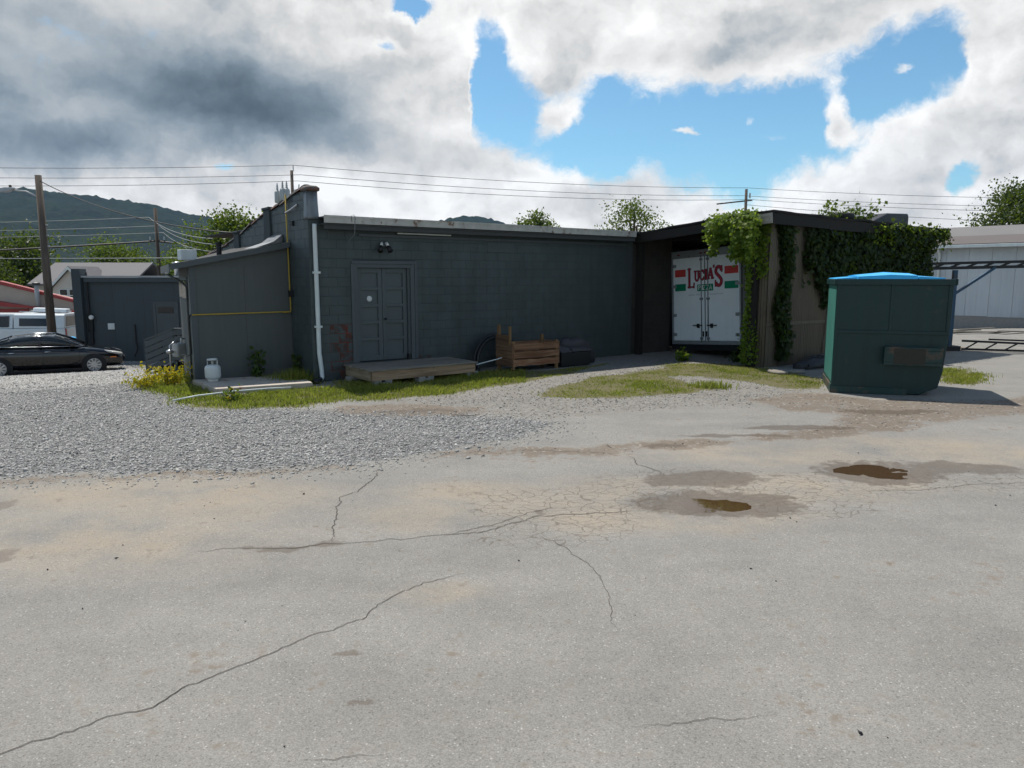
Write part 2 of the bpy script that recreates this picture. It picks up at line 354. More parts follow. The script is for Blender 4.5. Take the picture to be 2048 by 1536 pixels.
M['leaf_v'] = leafmat('vine_leaf_sunlit', (.06, .115, .010), (.17, .23, .025), .5)  # sunlight put into the colour: brighter leaves for corner clump and roof fringe
M['leaf_vd'] = leafmat('vine_leaf_shaded', (.010, .024, .006), (.030, .052, .010), .35)  # shade put into the colour: darkened leaves for the shed front
M['grass'] = leafmat('grass_blade', (.125, .15, .018), (.30, .27, .07), .4)
M['weed'] = leafmat('weed_leaf', (.03, .06, .015), (.06, .09, .02), .3)
M['flower'] = leafmat('yellow_flower', (.50, .36, .01), (.66, .52, .02), .3)
M['twig'] = mat('dry_twig', (.06, .045, .035), .9)
M['rock'] = mat('field_stone', (.22, .195, .165), .9, var=.35, vscale=7, bump=.6)
M['pebble'] = mat('asphalt_crumb', (.025, .025, .027), .8, var=.4)
M['crack'] = mat('crack_soil', (.055, .047, .04), .95, var=.5, vscale=20)

# ------------------------------------------------------------------ ground: height and zones
def sst(x, a, b):
    t = np.clip((x - a) / (b - a), 0, 1); return t * t * (3 - 2 * t)
def vnoise(x, y, s, seed=0):
    xs, ys = x * s, y * s; xi, yi = np.floor(xs).astype(int), np.floor(ys).astype(int); fx, fy = xs - xi, ys - yi
    fx = fx * fx * (3 - 2 * fx); fy = fy * fy * (3 - 2 * fy)
    def h(a, b):
        n = (a * 374761393 + b * 668265263 + seed * 974711) & 0xffffffff; n = ((n ^ (n >> 13)) * 1274126177) & 0xffffffff
        return ((n ^ (n >> 16)) & 0xffff) / 65535.0
    return (h(xi, yi) * (1 - fx) + h(xi + 1, yi) * fx) * (1 - fy) + (h(xi, yi + 1) * (1 - fx) + h(xi + 1, yi + 1) * fx) * fy
def fbm(x, y, s, seed=0): return sum(vnoise(x, y, s * 2 ** k, seed + k) * .5 ** k for k in range(4)) / 1.875
def slope(x, y): return -.0857 * np.clip(-.5 * x + .866 * y - 17, 0, 14)
PUD = [(2.01, 7.06, .40, .25, .035), (4.12, 8.30, .42, .28, .035)]
def ground_z(x, y):
    x = np.asarray(x, float); y = np.asarray(y, float)
    z = slope(x, y)
    near = np.exp(-((x / 40) ** 2 + (y / 40) ** 2))
    z = z + (fbm(x, y, .35, 3) - .5) * .05 * near + (fbm(x, y, 2.2, 9) - .5) * .012 * near
    for cx, cy, rx, ry, d in PUD:
        q = ((x - cx) / (rx * 1.35)) ** 2 + ((y - cy) / (ry * 1.35)) ** 2
        w = np.exp(-q * .7); z = z * (1 - w) + w * (-d) + w * (fbm(x, y, 5, 5) - .5) * .024
    return z
def gz(x, y): return float(ground_z(np.array([x]), np.array([y]))[0])
def sdist(poly, x, y):
    d = np.full(x.shape, 1e9); inside = np.zeros(x.shape, bool); n = len(poly)
    for i in range(n):
        (x0, y0), (x1, y1) = poly[i], poly[(i + 1) % n]; ex, ey = x1 - x0, y1 - y0
        t = np.clip(((x - x0) * ex + (y - y0) * ey) / (ex * ex + ey * ey + 1e-12), 0, 1)
        d = np.minimum(d, np.hypot(x - x0 - t * ex, y - y0 - t * ey))
        c = ((y0 > y) != (y1 > y)) & (x < (x1 - x0) * (y - y0) / (y1 - y0 + 1e-12) + x0); inside ^= c
    return np.where(inside, d, -d)
Z_GRAVEL = [(-40, 7.0), (-5.92, 7.85), (-4.49, 8.14), (-3.14, 8.32), (-1.91, 8.5), (-.97, 9.1), (-.43, 9.66), (.26, 10.3), (.73, 11.03), (.28, 11.43), (-.99, 11.64), (-2.66, 11.95), (-3.92, 12.32), (-5.1, 12.32), (-5.97, 12.92), (-6.9, 14.13), (-7.63, 14.72), (-8.6, 17.5), (-9.82, 20.78), (-11.5, 29), (-12, 42), (-45, 42)]
Z_GRASS = [[(-7.6, 14.72), (-8.09, 16.61), (-9.5, 20.53), (-9.0, 20.6), (-6.63, 15.43), (-5.9, 14.2), (-5.5, 13.6), (-5.07, 14.1), (-4.16, 14.9), (-3.66, 14.72), (-2.88, 13.83), (-2.99, 13.08), (-3.64, 12.52), (-4.6, 12.32), (-5.53, 12.52), (-6.29, 13.53)],
           [(-3.73, 15.6), (-2.91, 16.2), (-1.76, 16.6), (-.52, 17.46), (.9, 17.6), (3.01, 19.58), (1.62, 17.46), (.61, 15.9), (-.45, 14.86), (-1.53, 13.65), (-2.58, 13.25), (-3.09, 13.53)],
           [(.55, 14.45), (1.72, 16.14), (3.47, 17.84), (4.37, 19.12), (5.92, 18.67), (6.37, 17.46), (6.73, 15.9), (6.19, 14.59), (5.39, 14.72), (5.01, 15.43), (4.24, 16.55), (3.45, 16.55), (3.89, 15.14), (4.25, 14.59), (3.7, 14.01), (1.62, 13.42), (.61, 13.42)],
           [(10.2, 17.84), (11.0, 17.84), (10.62, 16.55), (9.66, 15.29), (8.93, 15.29)], [(-5.0, 16.3), (-4.1, 15.5), (-4.4, 15.1), (-5.3, 15.2), (-5.8, 15.6)]]
Z_DIRT = [[(-3.15, 11.95), (-2.8, 12.62), (-1.98, 12.92), (-1.07, 12.62), (-.37, 12.32), (-.51, 11.6), (-1.3, 11.51), (-2.26, 11.6)],
          [(4.23, 13.25), (5.3, 13.95), (6.12, 14.07), (6.68, 13.25), (9.21, 13.3), (11.6, 14.8), (14, 16), (16, 13.5), (10.09, 11.99), (7.62, 11.6), (5.75, 10.76), (4.74, 10.17), (3.62, 9.79), (3.14, 9.97), (3.88, 10.51), (5.01, 11.1), (5.46, 11.95), (4.53, 12.32)],
          [(-1.04, 9.18), (-.42, 9.52), (.88, 9.37), (1.7, 9.6), (1.69, 9.18), (.85, 8.99), (-.4, 8.92), (-1.05, 8.67)], [(1.69, 9.72), (2.59, 9.97), (3.08, 9.79), (2.92, 9.49), (2.28, 9.26), (1.71, 9.32)],
          [(-6, 7.85), (-3.1, 8.3), (-1.9, 8.55), (-1.9, 8.35), (-3.1, 8.1), (-6, 7.6)]]
Z_LOT = [(-2.99, 13.08), (-1.53, 13.65), (-.44, 14.72), (.84, 16.14), (2.97, 19.35), (4.31, 20.4), (6.2, 18.3), (7.2, 16.5), (6.14, 14.59), (4.86, 13.25), (3.94, 12.62), (2.36, 12.47), (.59, 11.34), (-.37, 12.22), (-1.45, 12.92)]
Z_EARTH = [(-4.3, 15.6), (3.4, 21.3), (4.7, 22.3), (7.5, 18.4), (14.5, 23), (12.5, 28), (-6, 40), (-12, 40), (-9.3, 21)]   # bare earth along and under the buildings
E_WET = [(1.99, 7.04, .86, .42), (4.19, 8.23, .72, .52), (5.17, 8.40, .80, .30), (2.09, 7.9, .63, .33), (6.33, 12.06, .9, .22), (6.4, 12.08, .5, .12), (-4.98, 6.96, .19, .16), (-4.12, 5.7, .19, .13), (-1.8, 5.88, .5, .05), (-1.53, 5.98, .12, .08), (3.2, 10.2, .9, .12), (4.3, 10.75, .9, .16), (-1.6, 12.1, .7, .18), (1.95, 9.55, .3, .14), (-.98, 4.05, .09, .05), (-.80, 3.62, .06, .03)]
E_TAN = [(-.32, 7.19, .8, .45), (-1.05, 6.7, .6, .35), (-.45, 5.14, .42, .14), (-3.7, 6.1, 1.48, .73), (2.98, 9.07, 1.63, .52), (1.13, 7.21, .75, .67), (1.49, 6.55, 1.15, .35), (3.05, 7.64, 1.74, .57), (.84, 6.86, 1.44, .46), (-3.62, 7.23, 1.75, .76), (5.32, 9.39, 1.93, .84), (-.1, 7.3, .3, .16), (-.1, 7.3, .3, .16)]
E_CRK = [(1.94, 7.52, 1.14, .91), (.6, 6.87, 1.05, .54), (3.62, 7.73, 1.34, .54), (2.75, 6.86, .72, .46), (5.24, 7.81, .81, .4), (.25, 6.29, .79, .39)]
def ell(lst, x, y, k=1.0):
    s = np.zeros(x.shape)
    for cx, cy, rx, ry in lst:
        s = np.maximum(s, sst(1.6 - np.sqrt(((x - cx) / rx) ** 2 + ((y - cy) / ry) ** 2), 0, 1.0 / k)) if k > 0 else s
    return s
def zones(x, y):
    wx = x + (fbm(x, y, .8, 21) - .5) * .9; wy = y + (fbm(x, y, .8, 31) - .5) * .9
    gx = x + (fbm(x, y, 1.6, 41) - .5) * .5; gy = y + (fbm(x, y, 1.6, 51) - .5) * .5
    grav = sst(sdist(Z_GRAVEL, gx, gy), -.25, .35)
    grass = np.max([sst(sdist(p, gx, gy), -.18, .22) for p in Z_GRASS], axis=0)
    dirt = np.max([sst(sdist(p, gx, gy), -.25, .25) for p in Z_DIRT] + [sst(sdist(Z_EARTH, gx, gy), -.3, .2)], axis=0)
    lot = sst(sdist(Z_LOT, wx, wy), -.4, .4)
    ux = x + (fbm(x, y, 2.5, 61) - .5) * .35; uy = y + (fbm(x, y, 2.5, 71) - .5) * .35
    wet = ell([(a_, b_, c_ * .86, d_ * .82) for a_, b_, c_, d_ in E_WET], ux, uy, 1.3); tan = ell(E_TAN, wx, wy, .8) * (.45 + .55 * fbm(x, y, 1.2, 81)); crk = ell(E_CRK, wx, wy, 1.0)
    return grav, grass, dirt, lot, wet, tan, crk
def axis(pieces):
    out = []
    for a, b, st in pieces: out.append(np.arange(a, b, st))
    return np.unique(np.round(np.concatenate(out + [np.array([pieces[-1][1]])]), 4))
gxs = axis([(-6000, -1000, 1000), (-1000, -200, 100), (-200, -50, 15), (-50, -24, 2), (-24, -6.5, .25), (-6.5, 7.8, .07), (7.8, 16, .25), (16, 50, 2), (50, 200, 15), (200, 1000, 100), (1000, 6000, 1000)])
gys = axis([(-400, -20, 60), (-20, 2, 1), (2, 13.5, .07), (13.5, 24, .2), (24, 44, 1), (44, 200, 8), (200, 1000, 100), (1000, 7000, 1000)])
GX, GY = np.meshgrid(gxs, gys); gx_, gy_ = GX.ravel(), GY.ravel()
GZ = ground_z(gx_, gy_); zo = zones(gx_, gy_)
zA = np.stack([zo[0], zo[1], zo[2], zo[3]], 1); zB = np.stack([zo[4], zo[5], zo[6], np.ones_like(GZ)], 1)
nx, ny = len(gxs), len(gys)
ii, jj = np.meshgrid(np.arange(nx - 1), np.arange(ny - 1)); a = (jj * nx + ii).ravel()
quads = np.stack([a, a + 1, a + nx + 1, a + nx], 1)
fcx, fcy = gx_[quads].mean(1), gy_[quads].mean(1)
fg = zo[0][quads].mean(1); fgr = zo[1][quads].mean(1); fd = zo[2][quads].mean(1); fl_ = zo[3][quads].mean(1)

def ground_material():
    m, t, b, pos = mat_base('ground_mix')
    def at(nm):
        a = t.n('ShaderNodeAttribute'); a.attribute_name = nm; s = t.n('ShaderNodeSeparateColor'); t.link(a.outputs['Color'], s.inputs[0]); return s.outputs, a.outputs['Alpha']
    (gv, gr, di), lo_ = at('zone_a'); (we, ta, ck), _ = at('zone_b')
    n1 = t.noise(pos, 7, 6, .65); n2 = t.noise(pos, 30, 4, .6); n3 = t.noise(pos, .9, 5, .65)
    def edge(mask, nz, k=.8, lo=.38, hi=.62): return t.ss(t.m('ADD', mask, t.m('MULTIPLY', t.m('SUBTRACT', nz, .5), k)), lo, hi)
    # asphalt: worn grey binder with pale and dark aggregate
    vc = t.n('ShaderNodeTexVoronoi'); vc.inputs['Scale'].default_value = 62; t.link(pos, vc.inputs['Vector'])
    sp = t.n('ShaderNodeSeparateColor'); t.link(vc.outputs['Color'], sp.inputs[0])
    speck = t.m('MULTIPLY', t.ss(sp.outputs[0], .80, .97), t.ss(vc.outputs['Distance'], .40, .22))
    hole = t.m('MULTIPLY', t.ss(sp.outputs[1], .74, .95), t.ss(vc.outputs['Distance'], .48, .25))
    vf = t.n('ShaderNodeTexVoronoi'); vf.inputs['Scale'].default_value = 150; t.link(pos, vf.inputs['Vector'])
    sf = t.n('ShaderNodeSeparateColor'); t.link(vf.outputs['Color'], sf.inputs[0])
    f = t.m('ADD', .58, t.m('ADD', t.m('MULTIPLY', n3, .58), t.m('MULTIPLY', n1, .26)))
    f = t.m('ADD', f, t.m('MULTIPLY', t.m('SUBTRACT', sf.outputs[0], .5), .44))
    asp = t.vm('SCALE', (.206, .197, .181), f)
    asp = t.mix(t.m('MULTIPLY', t.m('MULTIPLY', ta, t.ss(n3, .30, .62)), t.m('ADD', .30, t.m('MULTIPLY', n2, .9))), asp, (.30, .242, .172))
    asp = t.mix(t.m('MULTIPLY', speck, .5), asp, (.50, .485, .45))
    asp = t.mix(t.m('MULTIPLY', hole, .55), asp, (.07, .066, .06))
    # alligator cracking
    wv = t.vm('ADD', pos, t.vm('SCALE', t.vm('SUBTRACT', t.noise(pos, 6, 3, .6, out=1), (.5, .5, .5)), .12))
    ve = t.vor(t.vm('MULTIPLY', wv, (.8, 1.2, 0)), 7.5, 'DISTANCE_TO_EDGE')
    ckm = t.m('ADD', ck, t.m('MULTIPLY', t.m('SUBTRACT', n3, .5), 1.4))
    crack = t.m('MULTIPLY', t.ss(ve, .045, .012), t.ss(ckm, .36, .75))
    asp = t.mix(t.m('MULTIPLY', crack, .66), asp, (.09, .074, .058))
    # gravelly apron, dirt, gravel bed, turf soil
    vl = t.n('ShaderNodeTexVoronoi'); vl.inputs['Scale'].default_value = 24; t.link(pos, vl.inputs['Vector'])
    sl = t.n('ShaderNodeSeparateColor'); t.link(vl.outputs['Color'], sl.inputs[0])
    lotc = t.mix(sl.outputs[0], (.12, .112, .10), (.255, .245, .225)); lotc = t.mix(t.m('MULTIPLY', t.ss(n1, .45, .62), .7), lotc, (.19, .17, .145))
    dirt = t.mix(n1, (.085, .064, .047), (.20, .158, .118)); dirt = t.mix(t.m('MULTIPLY', t.ss(sl.outputs[1], .93, .97), .7), dirt, (.33, .30, .26))
    gvc = t.mix(sl.outputs[0], (.12, .12, .12), (.30, .30, .298)); gvc = t.mix(t.ss(vl.outputs['Distance'], .40, .75), gvc, (.06, .058, .055))
    soil = t.mix(n1, (.07, .065, .03), (.15, .13, .06))
    mlo = t.m('MULTIPLY', edge(lo_, n1, 3.6, .2, .8), .85); mdi = t.m('MULTIPLY', edge(di, t.m('MULTIPLY', t.m('ADD', n1, n3), .5), 5.0, .25, .95), .85); mgv = edge(gv, n1, 2.0); mgr = edge(gr, n1, 2.0)
    c = t.mix(mlo, asp, lotc); c = t.mix(mdi, c, dirt); c = t.mix(mgv, c, gvc); c = t.mix(mgr, c, soil)
    mw = edge(we, n1, 2.4, .35, .85); mw2 = t.ss(we, .05, .6)
    c = t.vm('SCALE', c, t.m('ADD', .77, t.m('MULTIPLY', t.noise(t.vm('MULTIPLY', pos, (.35, 1.5, 1)), 1.0, 3, .6), .34)))
    wetc = t.mix(.45, t.vm('SCALE', c, .50), (.105, .075, .05))
    c = t.mix(t.m('MULTIPLY', mw, .9), c, wetc)
    t.link(c, b.inputs['Base Color'])
    t.put(b.inputs['Roughness'], t.m('SUBTRACT', .88, t.m('MULTIPLY', mw, .28))); b.inputs['Specular IOR Level'].default_value = .3
    hgt = t.m('ADD', t.m('MULTIPLY', sf.outputs[1], .4), t.m('MULTIPLY', t.m('MAXIMUM', lo_, t.m('MAXIMUM', gv, di)), t.m('MULTIPLY', t.m('SUBTRACT', 1, vl.outputs['Distance']), 2.0)))
    bp = t.n('ShaderNodeBump'); bp.inputs['Strength'].default_value = .75; bp.inputs['Distance'].default_value = .008
    t.link(hgt, bp.inputs['Height']); t.link(bp.outputs[0], b.inputs['Normal'])
    return m
M['ground'] = ground_material()
def sub_ground(name, mask):
    q = quads[mask]; u, inv = np.unique(q, return_inverse=True)
    me = np_mesh(name, np.stack([gx_[u], gy_[u], GZ[u]], 1), inv.reshape(q.shape), {'zone_a': zA[u], 'zone_b': zB[u]}, smooth=True)
    return tag(obj(name, me, M['ground']), kind='structure')
is_grav = (fg > .5) & (fgr < .5)
is_road = (~is_grav) & (fgr < .5) & (fd < .5) & (fl_ < .5) & (fcy < 30) & (np.abs(fcx) < 60) & (fcy > -20)
tag(sub_ground('road', is_road), 'worn grey asphalt road with cracks and tan dust')
tag(sub_ground('gravel_lot', is_grav), 'grey gravel parking lot beside the road')
tag(sub_ground('ground', ~(is_road | is_grav)), 'bare earth and thin turf around the buildings')

# ------------------------------------------------------------------ far hills
def hills():
    rp_az = np.array([-80, -60, -46, -40, -34.7, -32.8, -30.5, -29, -26.5, -24.5, -22.5, -20.5, -18, -14, -10, -7.5, -6, -4.3, -2.2, -.8, 1, 4, 8, 14, 22, 34, 50, 70])
    rp_el = np.array([4.2, 4.6, 5.0, 5.4, 5.5, 5.75, 5.55, 5.5, 5.25, 4.9, 4.4, 4.05, 3.6, 3.0, 3.2, 3.9, 4.35, 4.62, 4.72, 4.3, 3.7, 3.0, 2.2, 1.8, 1.6, 1.5, 1.4, 1.3])
    azs = np.radians(np.linspace(-78, 68, 620)); ds = np.linspace(0, 1, 70)
    AZ, DS = np.meshgrid(azs, ds); elr = np.interp(np.degrees(AZ), rp_az, rp_el)
    d = 1100 + DS * 1900; ridge_h = np.tan(np.radians(elr)) * 2600
    t = np.clip((d - 1100) / 1500, 0, 1); prof = np.where(d <= 2600, t ** 1.35, 1 - (d - 2600) / 2000)
    x, y = np.sin(AZ) * d, np.cos(AZ) * d
    gul = (fbm(x, y, .0035, 5) - .5); fine = (fbm(x, y, .03, 15) - .5)
    h = ridge_h * prof + gul * 60 * np.sin(np.clip(t, 0, 1) * PI) + fine * 14 * t + RNG.normal(0, 1, d.shape) * 2.2 * t - 4
    n, k = d.shape; ii, jj = np.meshgrid(np.arange(k - 1), np.arange(n - 1)); a = (jj * k + ii).ravel()
    me = np_mesh('hills', np.stack([x.ravel(), y.ravel(), h.ravel()], 1), np.stack([a, a + 1, a + k + 1, a + k], 1), smooth=False)
    m, t_, b, pos = mat_base('forest_slope')
    n1 = t_.noise(pos, .05, 6, .7); n2 = t_.noise(pos, .006, 4, .6)
    c = t_.mix(t_.ss(n1, .35, .7), (.004, .009, .006), (.015, .026, .012)); c = t_.mix(t_.ss(n2, .45, .75), c, (.012, .023, .009))
    t_.link(c, b.inputs['Base Color']); b.inputs['Roughness'].default_value = .95; b.inputs['Specular IOR Level'].default_value = .05
    tag(obj('hills', me, m), 'forested blue green mountain ridge on the horizon', kind='structure')
hills()

# ------------------------------------------------------------------ main block building (local x along the front wall, y into the building)
A0 = Vector((-4.21, 15.59, 0)); AROT = R(36.617)
def LW(x, y, z=0.0):
    c, s = math.cos(AROT), math.sin(AROT); return Vector((A0.x + x * c - y * s, A0.y + x * s + y * c, z))
bld = thing('block_building', 'long low grey painted concrete block building with white downspout and double door', 'building', A0, AROT)
DX0, DX1, DZ0, DZ1 = .98, 2.46, .34, 2.49       # door opening
b = MB(); YB = .0035
b.box(0.006, DX0, YB, .2, -.6, 3.4).box(DX1, 9.5, YB, .2, -.6, 3.4).box(DX0, DX1, YB, .2, DZ1, 3.4).box(DX0, DX1, YB, .2, -.6, DZ0)
b.build('wall', M['mortar'], bld)
MB().box(.30, .97, .0022, .02, .12, 1.2).build('bare_patch', M['bare_mortar'], bld)
MB().box(DX0, DX1, .14, .19, DZ0, DZ1).build('door_reveal', M['soffit'], bld)
# side wall and its sloping parapet
prof = [(.21, -.6), (.21, 4.0), (.9, 3.92), (1.44, 3.81), (3.2, 3.57), (4.2, 3.36), (5.6, 3.1), (7.0, 2.9), (9.0, 2.8), (9.0, -.6)]
ptop = lambda y: float(np.interp(y, [0, .2, .9, 1.44, 3.2, 4.2, 5.6, 7, 9], [4.0, 4.0, 3.92, 3.81, 3.57, 3.36, 3.1, 2.9, 2.8]))
MB().prism(prof, .006, .23, 'x').build('side_wall', M['mortar'], bld)
# blocks
blocks = []
def course(z0, z1, a0, a1, off, put):
    x = a0 - off
    while x < a1 - .02:
        s, e = max(x, a0), min(x + .40, a1); x += .40
        if e - s > .05: put(s, e, z0, z1)
cz = -.2
for k in range(18):
    z0, z1 = -.2 + .2 * k, 0.0 + .2 * k
    z1 = min(z1, 3.395)
    if z1 - z0 < .05: break
    segs = [(0.0, 9.5)]
    if z1 > DZ0 + .04 and z0 < DZ1 - .04: segs = [(0.0, DX0 - .01), (DX1 + .01, 9.5)]
    for s0, s1 in segs: course(z0, z1, s0, s1, .2 * (k % 2), lambda s, e, z0, z1: blocks.append(('f', s, e, z0, z1)))
for k in range(21):
    z0, z1 = -.2 + .2 * k, .2 * k
    for y in np.arange(.0, 8.0, .4):
        s = y - .2 * (k % 2) ; e = s + .4; s = max(s, .0)
        if e - s < .05: continue
        t_ = min(ptop(s), ptop(e)) - .01
        if z0 > t_ - .06: continue
        blocks.append(('s', s, e, z0, min(z1, t_)))
def block_mesh(L, Hh, g=.003, cache={}):
    key = (round(L, 2), round(Hh, 2), g)
    if key not in cache:
        c = .0025; l, h = L - 2 * g, Hh - 2 * g
        vs = [(0, .03, 0), (l, .03, 0), (l, .03, h), (0, .03, h), (0, c, 0), (l, c, 0), (l, c, h), (0, c, h), (c * 2, 0, c * 2), (l - c * 2, 0, c * 2), (l - c * 2, 0, h - c * 2), (c * 2, 0, h - c * 2)]
        fs = [(0, 1, 5, 4), (1, 2, 6, 5), (2, 3, 7, 6), (3, 0, 4, 7), (4, 5, 9, 8), (5, 6, 10, 9), (6, 7, 11, 10), (7, 4, 8, 11), (8, 9, 10, 11)]
        cache[key] = MB().add(vs, fs).mesh('concrete_block')
    return cache[key]
def show_size(bk):
    kd, s, e, z0, z1 = bk; p = LW((s + e) / 2, 0) if kd == 'f' else LW(0, (s + e) / 2)
    view = Vector((p.x, p.y, 0)).normalized(); nrm = (LW(0, -1) - LW(0, 0)) if kd == 'f' else (LW(-1, 0) - LW(0, 0))
    hid = 0 if (z1 < .05 and kd == 's') else 1
    if kd == 's' and (s + e) / 2 > 1.5 and (z0 + z1) / 2 < 2.9 - .15 * (s + e) / 2: hid = 0
    return hid * max(0, -view.dot(nrm)) * (e - s) * (z1 - z0) / p.length_squared
blocks.sort(key=show_size, reverse=True)
rest = MB()
rb = random.Random(3)
for i, (kd, s, e, z0, z1) in enumerate(blocks):
    dp = rb.uniform(-.002, .001)
    fl = kd == 'f' and ((.2 < s < .98 and z0 < 1.15) or (2.4 < s < 2.9 and z0 < .6 and rb.random() < .4))
    g = .010 if fl and s < 1 else .003; me = block_mesh(e - s, z1 - z0, g)
    if kd == 'f': Mx = Matrix.Translation((s + g, dp - .002, z0 + g))
    else: Mx = Matrix.Translation((dp - .002, e - g, z0 + g)) @ Matrix.Rotation(-PI / 2, 4, 'Z')
    if i < 300:
        o = bpy.data.objects.new('concrete_block', me if not fl else me.copy()); COL.objects.link(o); o.parent = bld; o.matrix_local = Mx
        if not o.data.materials: o.data.materials.append(M['flaked'] if fl else M['block'])
        elif fl: o.data.materials[0] = M['flaked']
    else: rest.add([Mx @ v.co for v in me.vertices], [tuple(p.vertices) for p in me.polygons])
tag(rest.build('concrete_block_field', M['block'], bld), kind='stuff')
# clay coping tiles along the sloping parapet
for k in range(22):
    y = .42 + k * .34; z = ptop(y); dz = ptop(y + .17) - ptop(y - .17); pit = math.atan2(dz, .34)
    t = MB(); vs = []; n = 8
    for yy, r in ((-.17, .105), (.15, .055)):
        for j in range(n + 1):
            a = PI * j / n; vs.append((.115 + .155 * math.cos(a), yy * math.cos(pit), r * math.sin(a) * 1.1 + yy * math.sin(pit)))
    t.add(vs, [(j, j + 1, n + 2 + j, n + 1 + j) for j in range(n)] + [tuple(range(n + 1)), tuple(range(2 * n + 1, n, -1))])
    t.build('coping_tile', M['tile'], bld, (rb.uniform(-.012, .012), y, z - .005 + rb.uniform(-.012, .02)))
# wrapped parapet end with its cap
fl = MB(); rg = []
for z, w in ((3.40, .155), (3.46, .14), (3.7, .128), (3.97, .125)):
    rg.append([(.115 + w * 1.02 * math.copysign(abs(math.cos(a)) ** .6, math.cos(a)), .10 + w * math.copysign(abs(math.sin(a)) ** .6, math.sin(a)), z) for a in [2 * PI * j / 20 for j in range(20)]])
fl.loft(rg); fl.build('flashing', M['flashing'], bld, smooth=True)
MB().loft([[(.115 + w * math.copysign(abs(math.cos(a)) ** .6, math.cos(a)), .12 + w * 1.3 * math.copysign(abs(math.sin(a)) ** .6, math.sin(a)), z) for a in [2 * PI * j / 20 for j in range(20)]] for z, w in ((3.965, .14), (3.98, .165), (4.03, .165), (4.07, .12), (4.085, .04))]).build('coping_cap', M['tile'], bld, smooth=True)
for y0, zt in ((2.2, 3.74), (4.6, 3.32)):
    MB().box(-.05, .28, y0, y0 + .42, 2.6, zt).box(-.08, .31, y0 - .03, y0 + .45, zt, zt + .06).build('parapet_pier', M['mortar'], bld, bevel=.012)
# roof, fascia, soffit
roof = MB().box(.24, 9.45, -.30, 9, 3.415, 3.45).build('roof', M['roofing'], bld)
for k, (x0, x1) in enumerate(((.22, 3.34), (3.345, 6.3), (6.305, 9.3))):
    dz = (0, .006, -.004)[k]
    MB().box(x0, x1, -.325, -.303, 3.315 + dz, 3.462 + dz).box(x0, x1, -.335, -.326, 3.425 + dz, 3.468 + dz).build('fascia_board', M['fascia'], bld)
MB().box(.24, 9.3, -.30, 0.0, 3.28, 3.31).build('soffit', M['soffit'], bld)
MB().box(.24, 9.3, -.28, -.24, 3.19, 3.279).build('sub_fascia', M['soffit'], bld)
MB().box(1.1, 9.2, -.05, -.012, 3.08, 3.13).build('ledger_strip', M['trim'], bld)
MB().tube([(2.0, -.10, 3.17), (3.4, -.10, 3.17)], .018, 8).build('conduit', M['whitemetal'], bld)
# door frame, two leaves of five panels
df = MB().box(.98, 1.06, -.02, .14, .34, 2.49).box(2.36, 2.46, -.02, .14, .34, 2.49).box(1.06, 2.36, -.02, .14, 2.41, 2.49).box(.93, 2.51, -.035, -.005, 2.492, 2.56)
df.build('door_frame', M['trim'], bld, bevel=.004)
MB().box(2.464, 2.53, -.03, -.005, .34, 2.49).build('door_casing', M['trim'], bld, bevel=.004)
MB().box(.905, .976, -.03, -.005, .34, 2.49).build('door_casing', M['trim'], bld, bevel=.004)
MB().box(2.30, 2.36, .02, .06, .36, 2.41).build('door_stop', M['trim'], bld)
for x0, x1 in ((1.065, 1.675), (1.683, 2.298)):
    st = .10; d = MB(); d.box(x0, x0 + st, .06, .10, .36, 2.405).box(x1 - st, x1, .06, .10, .36, 2.405)
    hs = [.36, .50, .86, 1.24, 1.62, 2.00, 2.405]
    zs = [.36 + .11]; rails = [(.36, .47)]
    for k in range(1, 5): z = .47 + k * .372; rails.append((z - .035, z + .035))
    rails.append((2.30, 2.405))
    for a_, c_ in rails: d.box(x0 + st, x1 - st, .06, .10, a_, c_)
    leaf = d.build('door_leaf', M['door'], bld, bevel=.004)
    for k in range(5):
        MB().box(x0 + st - .002, x1 - st + .002, .093, .099, rails[k][1] - .004, rails[k + 1][0] + .004).build('panel', M['door'], leaf)
    if x0 < 1.3: tag(MB().lathe([(.062, 0), (.062, -.012), (.03, -.018)], (1.37, .083, 1.735), 20, 'y').build('vent_cap', M['white'], leaf), 'round white cap on the door panel')
    else: MB().lathe([(.02, 0), (.012, -.03), (.028, -.05), (.02, -.065)], (1.735, .058, 1.28), 12, 'y').build('door_knob', M['darksteel'], leaf)
MB().box(2.27, 2.33, -.02, .055, .345, .47).build('door_wedge', M['black'], bld)
# vent grille
v = MB().box(4.5, 5.29, -.012, .0, 2.82, 2.84).box(4.5, 5.29, -.012, .0, 3.0, 3.02).box(4.5, 4.52, -.012, .0, 2.84, 3.0).box(5.27, 5.29, -.012, .0, 2.84, 3.0).build('vent_frame', M['trim'], bld)
for k in range(6): MB().box(4.52, 5.27, -.008, -.001, 2.845 + k * .026, 2.862 + k * .026).build('louvre', M['trim'], v)
# twin flood light
fl = MB().box(1.62, 1.78, -.05, -.004, 2.86, 2.95).build('flood_light', M['trim'], bld, bevel=.008)
for sx, tx in ((1.64, -.10), (1.76, .03)):
    c0 = Vector((sx, -.06, 2.93)); c1 = c0 + Vector((tx, -.12, -.16))
    MB().tube([c0, c0.lerp(c1, .35), c0.lerp(c1, .36), c1], [.022, .03, .045, .062], 12).build('lamp_holder', M['darksteel'], fl, smooth=True)
    MB().tube([c0 + Vector((0, .02, .03)), c0.lerp(c1, .30) + Vector((0, -.004, .004))], [.03, .034], 12).build('lamp_neck', M['lens'], fl, smooth=True)
